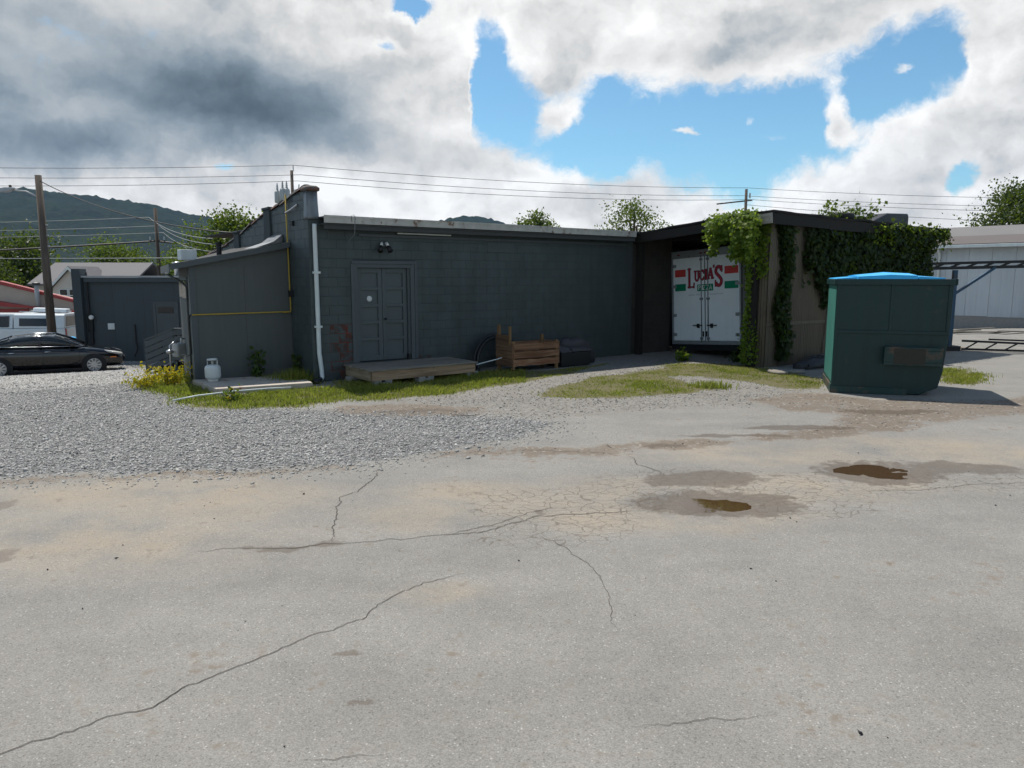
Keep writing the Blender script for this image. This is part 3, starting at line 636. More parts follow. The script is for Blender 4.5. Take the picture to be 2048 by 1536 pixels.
# downspout
ds = MB().tube([(.115, -.06, 3.30), (.115, -.05, 3.22), (.12, -.05, .62), (.15, -.07, .25), (.155, -.075, .10), (.10, -.12, .045)], .046, 10).build('downspout', M['whitemetal'], bld, smooth=True)
for z in (2.28, 1.15): MB().box(.05, .19, -.104, -.096, z, z + .045).box(.05, .06, -.1, .0, z, z + .045).box(.18, .19, -.1, .0, z, z + .045).build('strap', M['whitemetal'], ds)
MB().tube([(.11, -.10, .06), (.02, -.17, .03), (-.10, -.26, .02)], [.055, .06, .07], 10).build('drain_elbow', M['black'], ds, smooth=True)
# hanging wire under the fascia
MB().tube([(.82, -.34, 3.35), (.81, -.345, 3.475), (.86, -.34, 3.50), (.90, -.335, 3.46), (.88, -.33, 3.1), (.86, -.03, 2.95)], .006, 5).build('loose_cable', M['wire2'], bld)
# yellow gas pipe
MB().tube([(-.045, 1.12, 3.98), (-.045, 1.10, 2.7), (-.045, 1.08, 1.49), (-.05, 1.09, 1.45), (-.20, 1.12, 1.44)], .017, 8).build('gas_pipe', M['yellow'], bld, smooth=True)
MB().box(-.10, .0, .95, 1.05, 1.78, 1.92).build('junction_box', M['darksteel'], bld)
MB().box(-.05, .0, .78, .86, 3.30, 3.40).build('wall_bracket', M['darksteel'], bld)
MB().tube([(-.02, .5, 3.72), (-.10, .7, 3.62), (-.10, 1.0, 3.58)], .022, 6).build('wire_bracket', M['steel'], bld)
# bare brown block return and its blocks beyond the painted wall
MB().box(9.505, 11.2, .052, .25, -.4, 3.4).build('return_wall', M['soffit'], bld)
for k in range(17):
    x = 9.505 - .2 * (k % 2)
    while x < 11.15:
        s, e = max(x, 9.51), min(x + .4, 11.19); x += .4
        if e - s > .06:
            o = bpy.data.objects.new('brown_block', block_mesh(e - s, .2).copy()); COL.objects.link(o); o.parent = bld; o.location = (s, .045 + rb.uniform(-.003, .003), .2 * k - .05); o.data.materials.clear(); o.data.materials.append(M['brown_block'])

# ------------------------------------------------------------------ lean-to at the side
LROT = AROT; SK = .167; LWd = 2.085
le = thing('lean_to_shed', 'small grey painted lean-to with sloping roof against the block building', 'shed', (-6.58, 15.29, 0), LROT)
sl = (2.88 - 2.46) / LWd
def zr(x): return 2.49 + sl * x
def skew(poly, y0, y1):
    n = len(poly); vs = [(x + SK * y0, y0, z) for x, z in poly] + [(x + (SK * y1 if x < LWd - .1 else 0), y1, z) for x, z in poly]
    return MB().add(vs, [tuple(range(n - 1, -1, -1)), tuple(range(n, 2 * n))] + [(i, (i + 1) % n, n + (i + 1) % n, n + i) for i in range(n)])
skew([(0, -.5), (LWd, -.5), (LWd, 2.86), (0, 2.46)], 0, 4.0).build('wall', M['annex'], le)
for k in range(2): MB().box(.09 + k * .995, 1.08 + k * .995, -.012, -.001, -.2, 2.44).build('siding_sheet', M['annex'], le)
MB().box(-.025, .085, -.03, -.003, -.3, 2.44).build('corner_trim', M['trim'], le)
MB().box(-.03, -.003, -.026, .11, -.3, 2.44).build('corner_trim', M['trim'], le)
rf = skew([(-.38, zr(-.38)), (LWd - .02, zr(LWd - .02)), (LWd - .02, zr(LWd - .02) + .05), (-.38, zr(-.38) + .05)], -.14, 4.1).build('roof', M['roofing'], le)
MB().prism([(-.40, zr(-.40) - .06), (LWd - .03, zr(LWd) - .06), (LWd - .03, zr(LWd) + .058), (-.40, zr(-.40) + .058)], -.165, -.143, 'y').build('rake_board', M['trim'], le)
skew([(-.405, zr(-.38) - .12), (-.383, zr(-.38) - .12), (-.383, zr(-.38) + .05), (-.405, zr(-.38) + .05)], -.16, 4.1).build('eave_board', M['trim'], le)
MB().prism([(1.45, zr(1.45) + .06), (LWd - .02, zr(LWd) + .06), (LWd - .02, zr(LWd) + .24), (1.85, zr(1.85) + .12)], .3, 1.1, 'y').build('roof_flashing', M['flashing'], le)
for y in (.75, 1.75):
    w = MB().box(-.03 + SK * y, .0 + SK * y + .08, y, y + .45, 1.70, 2.2).build('window', M['trim'], le)
    MB().box(-.037 + SK * y, -.031 + SK * y, y + .05, y + .40, 1.76, 2.14).build('pane', M['glass'], w)
MB().tube([(-.02, -.04, 1.44), (LWd - .12, -.04, 1.45), (LWd - .05, -.06, 1.45)], .015, 8).build('gas_pipe', M['yellow'], le, smooth=True)
MB().tube([(-.035, -.02, 1.44), (-.04, .05, 1.43), (-.045, .12, 1.35), (-.04, .12, .62), (-.03, .5, .55), (.05, 1.4, .5)], .014, 8).build('gas_riser', M['darksteel'], le, smooth=True)
MB().tube([(-.36, .5, 2.28), (-.05, .6, 2.12), (.06, .62, 2.0), (.06, .62, -.2)], .022, 8).build('rain_pipe', M['trim'], le, smooth=True)
MB().box(.35, .70, 2.2, 2.55, 2.60, 2.84).build('roof_box', M['whitemetal'], le, bevel=.01)
MB().lathe([(.06, 0), (.06, .25), (.08, .25), (.08, .30)], (1.2, 2.2, 2.72), 12).build('roof_vent', M['darksteel'], le)

# ------------------------------------------------------------------ slab, propane tank, edging
SL = [(-6.62, 15.18), (-5.62, 13.92), (-4.02, 14.78), (-4.33, 15.34), (-5.0, 15.95)]
sb = MB().prism(SL, -.1, .105, 'z').build('concrete_slab', M['slab'], bevel=.012); tag(sb, 'low worn concrete slab in front of the lean-to', 'slab')
tk = thing('propane_tank', 'white propane cylinder standing on the slab by the lean-to', 'propane tank', (-6.12, 15.02, .105))
MB().lathe([(.10, .0), (.11, .0), (.11, .035), (.10, .04)], n=20).build('foot_ring', M['white'], tk, smooth=True)
MB().lathe([(.06, .03), (.11, .035), (.145, .065), (.155, .10), (.155, .26), (.145, .295), (.11, .325), (.04, .34)], n=24).build('body', M['white'], tk, smooth=True)
cb = MB()
for a0 in (20, 140, 260): cb.tube([(.085 * math.cos(R(a0 + k)), .085 * math.sin(R(a0 + k)), .335) for k in (0, 10)], .001, 4)
cb.lathe([(.092, .425), (.10, .43), (.10, .45), (.092, .455), (.088, .44)], n=20)
for a0 in (40, 200): cb.beam((.092 * math.cos(R(a0)), .092 * math.sin(R(a0)), .32), (.094 * math.cos(R(a0)), .094 * math.sin(R(a0)), .43), .075, .008, (math.cos(R(a0)), math.sin(R(a0)), 0))
cb.build('collar', M['white'], tk, smooth=False)
MB().lathe([(.02, .33), (.02, .37), (.03, .375), (.03, .40), (.012, .405)], n=10).build('valve', M['steel'], tk)
ed = MB().tube([(-6.05, 13.0, .03), (-5.7, 13.25, .08), (-5.2, 13.62, .10), (-4.7, 14.05, .09), (-4.35, 14.4, .06)], .016, 6).build('garden_pipe', M['whitemetal'], smooth=True)
tag(ed, 'thin pale plastic pipe curving through the grass before the slab', 'pipe')

# ------------------------------------------------------------------ wooden landing at the double door
dk = thing('wooden_landing', 'low wooden plank landing in front of the grey double door', 'deck', A0, AROT)
ZT = .335
for k in range(9):
    y1 = -.03 - k * .148; o = MB().box(.66 + rb.uniform(-.012, .012), 3.30 + rb.uniform(-.015, .015), y1 - .141, y1, ZT - .035, ZT).build('deck_board', M['deck'], dk, bevel=.004); o.location.z += rb.uniform(-.003, .003)
MB().box(.72, 3.24, -1.315, -1.275, ZT - .235, ZT - .04).build('rim_joist', M['joist'], dk, bevel=.003)
MB().box(.72, 3.24, -.09, -.05, ZT - .235, ZT - .04).build('rim_joist', M['joist'], dk)
for x in (.68, 1.5, 2.4, 3.24): MB().box(x, x + .038, -1.27, -.10, ZT - .235, ZT - .04).build('cross_joist', M['joisty'], dk)
for i, (x, y, rz, lab) in enumerate(((.80, -.35, .1, 'grey concrete block under the landing next to the downspout'), (.98, -1.2, -.05, 'grey concrete block under the front left corner of the landing'), (1.98, -1.22, .15, 'grey concrete block under the middle of the landing front edge'), (3.2, -1.15, .4, 'pale concrete block under the right end of the landing'))):
    p = LW(x, y); g = MB().box(-.2, -.035, -.1, .1, 0, .16).box(.035, .2, -.1, .1, 0, .16).box(-.035, .035, -.1, .1, 0, .12)
    tag(g.build('footing_block', M['footing'], None, (p.x, p.y, -.06), AROT + rz, bevel=.008), lab, 'concrete block', 'blocks under the landing')
# ------------------------------------------------------------------ crate planter
cr = thing('wooden_crate', 'rough board crate on legs with tall corner posts by the grey wall', 'crate', LW(4.36, -1.22), AROT)
CL, CD = 1.38, .62
for (x, y, h) in ((.03, .03, .72), (.03, CD - .03, 1.08), (CL - .03, .03, .70), (CL - .03, CD - .03, .80)):
    MB().box(x - .035, x + .035, y - .035, y + .035, 0, h).build('post', M['post'], cr, bevel=.003)
MB().box(-.045, .0, .05, .11, .62, 1.07).build('post', M['post'], cr, bevel=.003)
for k in range(3):
    z = .13 + k * .188; zt = z + .150; w = [rb.uniform(-.012, .012) for _ in range(6)]
    n = 8; up = [(j * CL / n, zt + rb.uniform(-.014, .010)) for j in range(n + 1)]; lo = [(j * CL / n, z + rb.uniform(-.006, .012)) for j in range(n, -1, -1)]
    MB().prism(up + lo, -.030, -.008, 'y').build('slat', M['cedar'], cr)
    MB().box(.02, CL - .02, CD + .006, CD + .028, z, zt).build('slat', M['cedar'], cr)
for k in range(4):
    z = .13 + k * .185
    MB().box(-.033, -.008, -.02 if k < 3 else .06, CD + .02, z, z + .172).build('end_slat', M['cedary'], cr)
    if k < 3: MB().box(CL + .006, CL + .03, -.02, CD + .02, z, z + .172).build('end_slat', M['cedary'], cr)
MB().box(.0, CL, .0, CD, .15, .17).build('floor', M['darkwood'], cr)
# black coil of drain pipe leaning on the wall behind the crate
co = thing('pipe_coil', 'black flexible pipe coil leaning on the wall behind the crate', 'pipe coil', LW(4.55, -.28), AROT)
for k, (r, cx, y0, zc) in enumerate(((.72, 0, 0, .10), (.64, -.05, -.10, .12), (.68, .06, .08, .05))):
    pts = [(cx + r * math.cos(a), y0 + .16 * (1 - math.sin(a)) * -.8, max(.04, zc + r * math.sin(a))) for a in [R(-12 + d) for d in range(0, 210, 8)]]
    MB().tube(pts, .042, 8).build('loop', M['black'], co, smooth=True)
# covered grill or bin and its lid
bn = thing('storage_bin', 'black plastic bin with sloping lid beside the wooden crate', 'bin', LW(5.86, -1.22), AROT)
MB().loft([[(.02, .03, 0), (.98, .03, 0), (.98, .60, 0), (.02, .60, 0)], [(0, 0, .36), (1.0, 0, .36), (1.0, .62, .42), (0, .62, .42)]]).build('body', M['black'], bn, bevel=.03)
MB().loft([[(-.03, -.03, .362), (.33, -.03, .362), (.33, .66, .43), (-.03, .66, .43)], [(-.02, .10, .52), (.30, .05, .47), (.30, .64, .52), (-.02, .64, .57)]]).build('side_lid', M['tarp'], bn, bevel=.02)
MB().loft([[(.335, -.03, .372), (1.04, -.03, .372), (1.04, .66, .442), (.335, .66, .442)], [(.36, .02, .45), (1.0, .02, .43), (1.0, .64, .50), (.36, .64, .50)]]).build('lid', M['tarp'], bn, bevel=.02)
tp = thing('folded_tarp', 'faded dark tarp heaped behind the black bin against the wall', 'tarp', LW(6.95, -.62), AROT)
hp = MB(); ring = []
for z, s, o_ in ((-.02, 1.0, 0), (.22, .98, 0), (.42, .92, -.03), (.54, .86, -.08), (.62, .60, -.14), (.635, .2, -.2)):
    ring.append([((.52 * s) * math.cos(a) * (1 + .10 * math.sin(3 * a + z * 9)) + o_ * .8 - (.12 if z > .4 else 0), (.30 * s) * math.sin(a) * (1 + .12 * math.sin(2 * a + 1 + z * 5)), z + .035 * math.sin(4 * a)) for a in [2 * PI * j / 22 for j in range(22)]])
hp.loft(ring); hp.build('heap', M['tarp'], tp, smooth=True)
tag(MB().tube([LW(3.35, -1.2, .25), LW(4.2, -1.0, .33)], .012, 6).build('broom_handle', M['whitemetal']), 'thin pale stick propped between the landing and the crate', 'stick')

# ------------------------------------------------------------------ open shed beside the block building
sh = thing('open_shed', 'open sided tan corrugated metal shed with dark overhanging roof edge', 'shed', A0, AROT)
SX0, SX1, SY = 9.85, 18.2, -4.2
def corr(x0, x1, z0, z1f, y, name, along='x'):
    n = int(round((x1 - x0) / .0095)); vs = []; fs = []
    for i in range(n + 1):
        x = x0 + (x1 - x0) * i / n; d = .010 * math.sin(2 * PI * x / .076)
        zt = z1f(x)
        for z in (z0, zt): vs.append((x, y + d, z) if along == 'x' else (y + d, x, z))
    for i in range(n): fs.append((2 * i, 2 * i + 2, 2 * i + 3, 2 * i + 1))
    return MB().add(vs, fs).build(name, M['tan_sheet'], sh, smooth=True)
k = 0; x = SX0
while x < SX1 - .05:
    corr(x, min(x + .84, SX1), -.2, lambda q: 3.55 - .01 * (q - SX0), SY + .004 * (k % 2), 'siding_sheet'); x += .835; k += 1
corr(SY, SY + .38, -.2, lambda q: 3.5, SX0, 'siding_sheet', 'y')
corr(SY, 2.5, -.2, lambda q: 3.4, SX1, 'siding_sheet', 'y')
MB().box(SX0 + .03, SX1 - .02, SY + .03, SY + .12, -.2, 3.4).build('wall_frame', M['darkwood'], sh)
MB().box(SX0 - .02, SX1 + .02, SY - .024, SY - .012, 1.02, 1.10).build('girt', M['tan_sheet'], sh)
MB().box(11.3, SX1 - .05, 3.2, 3.3, -.3, 3.4).build('back_wall', M['soffit'], sh)
def rz(x, y): return (3.42 + (3.74 - 3.42) * min(1, max(0, -y / 4.35))) - .012 * (x - 9.5)
rv = []; XS = np.linspace(9.48, 18.6, 20); YS = np.linspace(-4.52, 3.6, 14)
rr = random.Random(5); sag = [[rr.uniform(-.02, .02) for _ in YS] for _ in XS]
for i, x in enumerate(XS):
    for j, y in enumerate(YS): rv.append((x, y, rz(x, y) + sag[i][j] + .02))
ny_ = len(YS); tb = len(rv); rv += [(x, y, z - .05) for x, y, z in rv]
rf = [(i * ny_ + j, (i + 1) * ny_ + j, (i + 1) * ny_ + j + 1, i * ny_ + j + 1) for i in range(19) for j in range(ny_ - 1)]
rf += [tuple(reversed([q + tb for q in f])) for f in rf]
for i in range(19): rf += [(i * ny_, tb + i * ny_, tb + (i + 1) * ny_, (i + 1) * ny_), ((i + 1) * ny_ - 1, (i + 2) * ny_ - 1, tb + (i + 2) * ny_ - 1, tb + (i + 1) * ny_ - 1)]
for j in range(ny_ - 1): rf += [(j, j + 1, tb + j + 1, tb + j), (19 * ny_ + j, tb + 19 * ny_ + j, tb + 19 * ny_ + j + 1, 19 * ny_ + j + 1)]
MB().add(rv, rf).build('roof', M['darkwood'], sh)
x = 9.5
while x < 18.5:
    x1 = min(x + 2.4, 18.55); MB().prism([(x, rz(x, -4.5) - .30 + rr.uniform(-.03, .02)), (x1, rz(x1, -4.5) - .28 + rr.uniform(-.03, .02)), (x1, rz(x1, -4.5) - .035), (x, rz(x, -4.5) - .035)], -4.50, -4.465, 'y').build('fascia_board', M['darkwood'], sh); x = x1 + .006
MB().prism([(-4.46, rz(9.5, -4.46) - .26), (.0, 3.15), (.0, 3.38), (-4.46, rz(9.5, -4.46) - .035)], 9.50, 9.54, 'x').build('header_board', M['darkwood'], sh)
tag(MB().prism([(-4.50, 3.46), (-3.86, 3.42), (-3.84, 3.66), (-4.48, 3.70)], 9.455, 9.49, 'x').build('rake_board', M['greyboard'], sh), 'short weathered pale board at the roof corner')
for y in (-3.90, -.12): MB().box(9.62, 9.78, y - .08, y + .08, -.2, 3.45).build('post', M['darkwood'], sh)
for x in np.arange(10.2, 18.3, 1.2): MB().beam((x, -4.4, rz(x, -4.4) - .12), (x, 3.0, rz(x, 3.0) - .12), .05, .12).build('rafter', M['darkwood'], sh)
tag(MB().prism([(-.95, 0), (.95, 0), (1.0, .06), (1.0, .32), (.92, .38), (-.2, .34), (-.95, .10)], -.3, .3, 'y').build('roof_tank', M['black'], None, LW(15.6, -3.9, rz(15.6, -3.9) + .03), AROT, bevel=.05), 'long black plastic trough lying on the shed roof', 'trough')
tag(MB().lathe([(.30, 0), (.36, .03), (.38, .10), (.36, .17), (.30, .20), (.22, .18), (.22, .02)], n=24).build('old_tyre', M['rubber'], None, LW(13.2, -4.0, rz(13.2, -4) + .03), 0, smooth=True), 'old black tyre lying on the shed roof near the vines', 'tyre')

# ------------------------------------------------------------------ trailer parked in the shed
tr = thing('box_trailer', 'white box trailer with red and green stripes parked in the open shed', 'trailer', LW(11.24, -.08, .22), AROT)
tr.rotation_euler = (R(-3.4), R(0), AROT)
# local: doors face -x; width runs along -y from 0 to -2.46; s in 0..1 from left edge to right as seen
TWd, TH = 2.46, 2.68
MB().box(.03, 6.0, -TWd, 0, .05, TH).build('body', M['trailer'], tr, bevel=.01)
fm = MB().box(-.05, .03, -.055, .0, .0, TH).box(-.05, .03, -TWd, -TWd + .055, .0, TH).box(-.05, .03, -TWd + .055, -.055, TH - .16, TH).box(-.05, .03, -TWd + .055, -.055, 0, .10)
fm.box(-.07, .02, -TWd - .015, .015, TH, TH + .035); fm.build('door_frame', M['trailer_frame'], tr, bevel=.006)
MB().box(-.12, .3, -TWd + .05, -.05, -.16, -.005).build('bumper', M['darksteel'], tr)
def Y_(s): return -.055 - s * (TWd - .11)
DH0, DH1 = .105, TH - .165
def Z_(t): return DH0 + t * (DH1 - DH0)
leaves = []
for s0, s1 in ((.003, .496), (.504, .997)):
    d = MB().box(-.035, .02, Y_(s1), Y_(s0), DH0 + .005, DH1 - .005).build('door', M['trailer'], tr, bevel=.008); leaves.append(d)
    sh_ = .45 if s0 < .3 else .55; yy = Y_(sh_)
    MB().tube([(-.055, yy, DH0 - .03), (-.055, yy, DH1 + .04)], .014, 8).build('lock_rod', M['lock'], d, smooth=True)
    for t in (.03, .50, .965): MB().box(-.075, -.036, yy - .05, yy + .05, Z_(t) - .03, Z_(t) + .03).build('rod_keeper', M['lock'], d, bevel=.008)
    dirn = 1 if s0 < .3 else -1
    MB().beam((-.072, yy + dirn * -.03, Z_(.185)), (-.072, yy + dirn * .30, Z_(.185)), .02, .03).box(-.08, -.036, yy + dirn * .12 - .035, yy + dirn * .12 + .035, Z_(.185) - .07, Z_(.185) + .05).build('handle', M['darksteel'], d)
    MB().box(-.07, -.036, Y_(.5 - dirn * .025) - .014, Y_(.5 - dirn * .025) + .014, Z_(.05), Z_(.115)).build('seal_tab', M['darksteel'], d)
    for t in (.075, .31, .66, .91):
        hy = Y_(0.0) if s0 < .3 else Y_(1.0); w = .13
        a_, c_ = (hy - w, hy + .05) if s0 < .3 else (hy - .05, hy + w)
        MB().box(-.056, -.0352, a_, c_, Z_(t) - .045, Z_(t) + .045).build('hinge', M['trailer_frame'], d, bevel=.006)
MB().box(-.045, -.034, Y_(.503), Y_(.497), DH0, DH1).build('door_seal', M['rubber'], tr)
for s in (.10, .45, .52, .66): MB().box(-.068, -.0505, Y_(s) - .04, Y_(s) + .04, TH - .09, TH - .05).build('marker_lamp', M['redlamp'], tr, bevel=.005)
# stripes
def patch(mb, s0, s1, t0, t1, x): mb.box(x, x + .0022, Y_(s1), Y_(s0), Z_(t0), Z_(t1)); return mb
for (s0, s1, li) in ((.035, .205, 0), (.79, .985, 1)):
    patch(MB(), s0, s1, .775, .862, -.0385).build('red_stripe', M['red'], leaves[li]); patch(MB(), s0, s1, .605, .69, -.0385).build('green_stripe', M['green_v'], leaves[li])
# lettering, drawn as strokes in a unit box
def arc(cx, cy, rx, ry, a0, a1, n=14): return [(cx + rx * math.cos(R(a0 + (a1 - a0) * i / n)), cy + ry * math.sin(R(a0 + (a1 - a0) * i / n))) for i in range(n + 1)]
GL = {  # strokes: (points, half width in x, half width in y)
 'L': [([(.25, 0), (.25, 1)], .12), ([(.03, .96), (.47, .96)], .045), ([(.03, .045), (.92, .045)], .05), ([(.88, 0), (.92, .24)], .06)],
 'U': [([(.24, 1), (.24, .35)] + arc(.5, .32, .26, .29, 180, 360) + [(.76, .35), (.76, 1)], .10), ([(.02, .95), (.45, .95)], .05), ([(.58, .95), (.98, .95)], .05)],
 'C': [(arc(.52, .5, .36, .44, 52, 308, 20), .11), ([(.80, .66), (.80, .98)], .05), ([(.80, .34), (.80, .06)], .04)],
 'I': [([(.5, 0), (.5, 1)], .22), ([(.1, .95), (.9, .95)], .05), ([(.1, .05), (.9, .05)], .05)],
 'A': [([(.18, 0), (.48, 1)], .06), ([(.50, 1), (.82, 0)], .125), ([(.28, .33), (.70, .33)], .05), ([(.0, .045), (.36, .045)], .045), ([(.60, .045), (1.0, .045)], .045)],
 'S': [([(.80, .78)] + arc(.50, .745, .29, .205, 20, 200, 12) + [(.30, .62), (.52, .50), (.72, .38)] + arc(.50, .255, .29, .205, 20, -160, 12), .12), ([(.83, .70), (.83, .99)], .045), ([(.17, .30), (.17, .01)], .045)],
 "'": [([(.5, 1), (.55, .86), (.4, .70)], .22)],
 'P': [([(.2, 0), (.2, 1)], .11), ([(.2, .93), (.55, .93)] + arc(.55, .70, .25, .23, 90, -90, 8) + [(.2, .47)], .09)],
 'Z': [([(.08, .92), (.9, .92)], .09), ([(.84, .9), (.14, .1)], .11), ([(.08, .08), (.92, .08)], .09)],
 'a': [([(.08, 0), (.5, 1), (.92, 0)], .10), ([(.24, .32), (.76, .32)], .08)],
 'i': [([(.5, 0), (.5, 1)], .2)]}
def glyph(mb, ch, s0, s1, t0, t1, x, grow=0.0, arch=None):
    Wm = (s1 - s0) * (TWd - .11); Hm = (t1 - t0) * (DH1 - DH0)
    for k, (pts, hw) in enumerate(GL[ch]):
        P = [Vector((p[0] * Wm, p[1] * Hm)) for p in pts]; w = hw * min(Wm, Hm) + grow
        for i in range(len(P)):
            pass
        L_, R_ = [], []
        for i, p in enumerate(P):
            t = (P[min(i + 1, len(P) - 1)] - P[max(i - 1, 0)]); t.normalize(); n = Vector((-t.y, t.x))
            e = -t * grow if i == 0 else (t * grow if i == len(P) - 1 else Vector((0, 0)))
            L_.append(p + n * w + e); R_.append(p - n * w + e)
        xx = x - .0001 * k
        vs = [(xx, Y_(s0) - q.x, Z_(t0) + q.y) for q in L_ + R_]; n = len(P)
        mb.add(vs, [(i, i + 1, n + i + 1, n + i) for i in range(n - 1)])
    return mb
word = [('L', .235, .345, .635, .87), ('U', .335, .425, .715, .835), ('C', .415, .50, .72, .84), ('I', .495, .545, .725, .845), ('A', .535, .635, .73, .855), ("'", .615, .655, .80, .885), ('S', .635, .775, .635, .875)]
for ch, s0, s1, t0, t1 in word:
    li = 0 if (s0 + s1) / 2 < .5 else 1
    glyph(MB(), ch, s0, s1, t0, t1, -.0372, .012).build('letter_outline', M['maroon_edge'], leaves[li]); glyph(MB(), ch, s0, s1, t0, t1, -.0385).build('letter', M['maroon'], leaves[li])
patch(MB(), .385, .4995, .592, .672, -.0425).build('name_plate', M['green_v'], leaves[0]); patch(MB(), .5005, .625, .592, .672, -.0425).build('name_plate', M['green_v'], leaves[1])
for ch, s0 in (('P', .398), ('i', .440), ('Z', .468), ('Z', .520), ('a', .566)):
    glyph(MB(), ch, s0, s0 + .044, .604, .662, -.0432).build('letter', M['white_v'], leaves[0 if s0 < .46 else 1])
rl = random.Random(4)
for s in list(np.arange(.25, .335, .016)) + list(np.arange(.37, .43, .016)) + list(np.arange(.57, .765, .016)):   # faded line of small script
    hgt = rl.uniform(.012, .02); q = MB(); q.box(-.0372, -.036, Y_(s + .004), Y_(s), Z_(.545), Z_(.545 + hgt)).box(-.0374, -.036, Y_(s + .012), Y_(s + .0045), Z_(.545), Z_(.55)); q.build('faint_letter', M['pale_v'], leaves[0 if s < .5 else 1])

# ------------------------------------------------------------------ dumpster
e1 = Vector((.949, -.316, 0)); DROT = math.atan2(e1.y, e1.x)
du = thing('dumpster', 'tall dark green steel dumpster with a blue plastic lid', 'dumpster', (6.19, 14.2, 0), DROT)
DWd, DD, DHt = 1.96, 1.75, 2.16
side = [(0.0, .02), (1.52, .02), (1.82, .16), (1.885, .45), (1.95, 1.3), (1.96, DHt), (0.0, DHt)]
MB().prism(side, 0, DD, 'y').build('body', M['dump'], du, bevel=.012)
MB().box(-.035, DWd + .04, -.05, -.002, DHt - .10, DHt + .01).box(-.05, -.002, -.05, DD + .05, DHt - .10, DHt + .01).box(-.035, DWd + .04, DD + .002, DD + .05, DHt - .1, DHt + .01).box(DWd + .002, DWd + .05, -.05, DD + .05, DHt - .10, DHt + .01).build('top_rim', M['dump'], du, bevel=.008)
MB().box(-.005, 1.93, -.03, -.002, 1.15, 1.21).build('rib', M['dump'], du, bevel=.006)
for x in (.01, .93, 1.88): MB().box(x, x + .045, -.022, -.002, 1.21 if x > .2 else .12, DHt - .1).build('stiffener', M['dump'], du, bevel=.004)
MB().box(-.02, 1.30, -.03, -.002, .0, .13).build('skid', M['dump2'], du, bevel=.006)
MB().box(-.03, -.002, -.03, DD, .0, .16).build('skid', M['dump2'], du, bevel=.006)
MB().box(-.008, -.001, .04, DD - .03, .2, DHt - .11).build('sunlit_end_plate', M['dump_end'], du)  # thin plate added over the sunlit end to carry the lighter green
pk = MB().box(.86, 1.83, -.19, -.003, .58, .64).box(.86, 1.83, -.19, -.003, .86, .92).box(.86, 1.83, -.19, -.165, .64, .86).build('fork_pocket', M['dump2'], du, bevel=.008)
tag(MB().box(1.02, 1.55, -.1925, -.1902, .60, .90).build('brown_reflection', M['pocket_reflection'], pk), 'brown reflection painted on the face of the fork pocket')
lid = []
for x, zc in ((-.03, .0), (.35, .045), (.9, .10), (1.35, .075), (2.0, .02)):
    lid.append([(x, -.04, DHt + .012), (x, -.04, DHt + .03 + zc * .6), (x, DD * .5, DHt + .045 + zc), (x, DD + .04, DHt + .03 + zc), (x, DD + .04, DHt + .012)])
MB().loft(lid[1:4]).build('lid', M['bluelid'], du)
MB().loft([[(.33, -.03, DHt + .012), (.33, DD, DHt + .012), (.33, DD, DHt + .06), (.33, -.03, DHt + .05)], [(-.02, -.03, DHt + .011), (-.02, DD, DHt + .011), (-.02, DD, DHt + .03), (-.02, -.03, DHt + .02)]]).build('lid', M['bluelid'], du)
MB().loft([[(1.37, -.03, DHt + .012), (1.37, DD, DHt + .012), (1.37, DD, DHt + .10), (1.37, -.03, DHt + .06)], [(1.80, -.03, DHt + .011), (1.80, DD, DHt + .011), (1.80, DD, DHt + .05), (1.80, -.03, DHt + .035)]]).build('lid', M['bluelid'], du)
for x in (.5, 1.4): MB().tube([(x, DD + .06, DHt - .02), (x + .25, DD + .06, DHt - .02)], .018, 8).build('hinge', M['darksteel'], du)

# ------------------------------------------------------------------ blue rack frame, base and planks
rk = thing('blue_steel_frame', 'blue steel post with bracket carrying a dark lattice beam beside the dumpster', 'frame', (13.38, 22.6, 0))
MB().box(-.06, .06, -.06, .06, 0, 2.42).build('post', M['bluesteel'], rk, bevel=.008)
MB().beam((.05, 0, 1.72), (1.2, 0, 2.50), .07, .07).build('brace', M['bluesteel'], rk)
MB().beam((-1.2, 0, 2.46), (6.5, 0, 2.62), .06, .09).build('lower_chord', M['darksteel'], rk)
MB().beam((-1.2, 0, 2.60), (6.5, 0, 2.78), .06, .08).build('upper_chord', M['darksteel'], rk)
for k in range(15): MB().beam((-1.15 + k * .5, 0, 2.48 + k * .0104), (-.85 + k * .5, 0, 2.60 + k * .0114), .03, .06).build('web', M['darksteel'], rk)
MB().box(-.22, .22, -.25, .25, -.02, .14).build('base', M['darksteel'], rk, bevel=.01)
lf = thing('lattice_beam', 'dark rusty steel lattice beam lying on the ground beyond the dumpster', 'steel beam', (13.5, 22.3, 0), R(-20))
MB().beam((.1, .15, .30), (4.6, .15, .20), .06, .06).build('upper_chord', M['darksteel'], lf); MB().beam((.1, .15, .05), (4.6, .15, .04), .06, .06).build('lower_chord', M['darksteel'], lf)
for k in range(8): MB().beam((.2 + k * .52, .15, .06), (.5 + k * .52, .15, .27 - k * .01), .03, .04).build('web', M['darksteel'], lf)
MB().beam((.9, .6, .33), (4.9, .9, .25), .05, .05).build('loose_bar', M['darksteel'], lf)
rp = random.Random(8)
for i in range(9):
    x0 = 17.3 + rp.uniform(-.5, .6) + .28 * (i % 4); y0 = 29.6 + rp.uniform(-.7, .8); L = rp.uniform(1.3, 2.4); a_ = rp.uniform(-.15, .55)
    o = MB().box(-L / 2, L / 2, -.09, .09, 0, .04).build('loose_plank', M['plank'], None, (x0 + .35 * i * .5, y0, gz(x0, y0) + .01 + .055 * (i % 3)), a_, bevel=.003); o.rotation_euler = (rp.uniform(-.1, .1), rp.uniform(-.04, .08), a_)
    tag(o, 'weathered grey plank in the loose pile before the white warehouse', 'plank', 'planks by the warehouse')

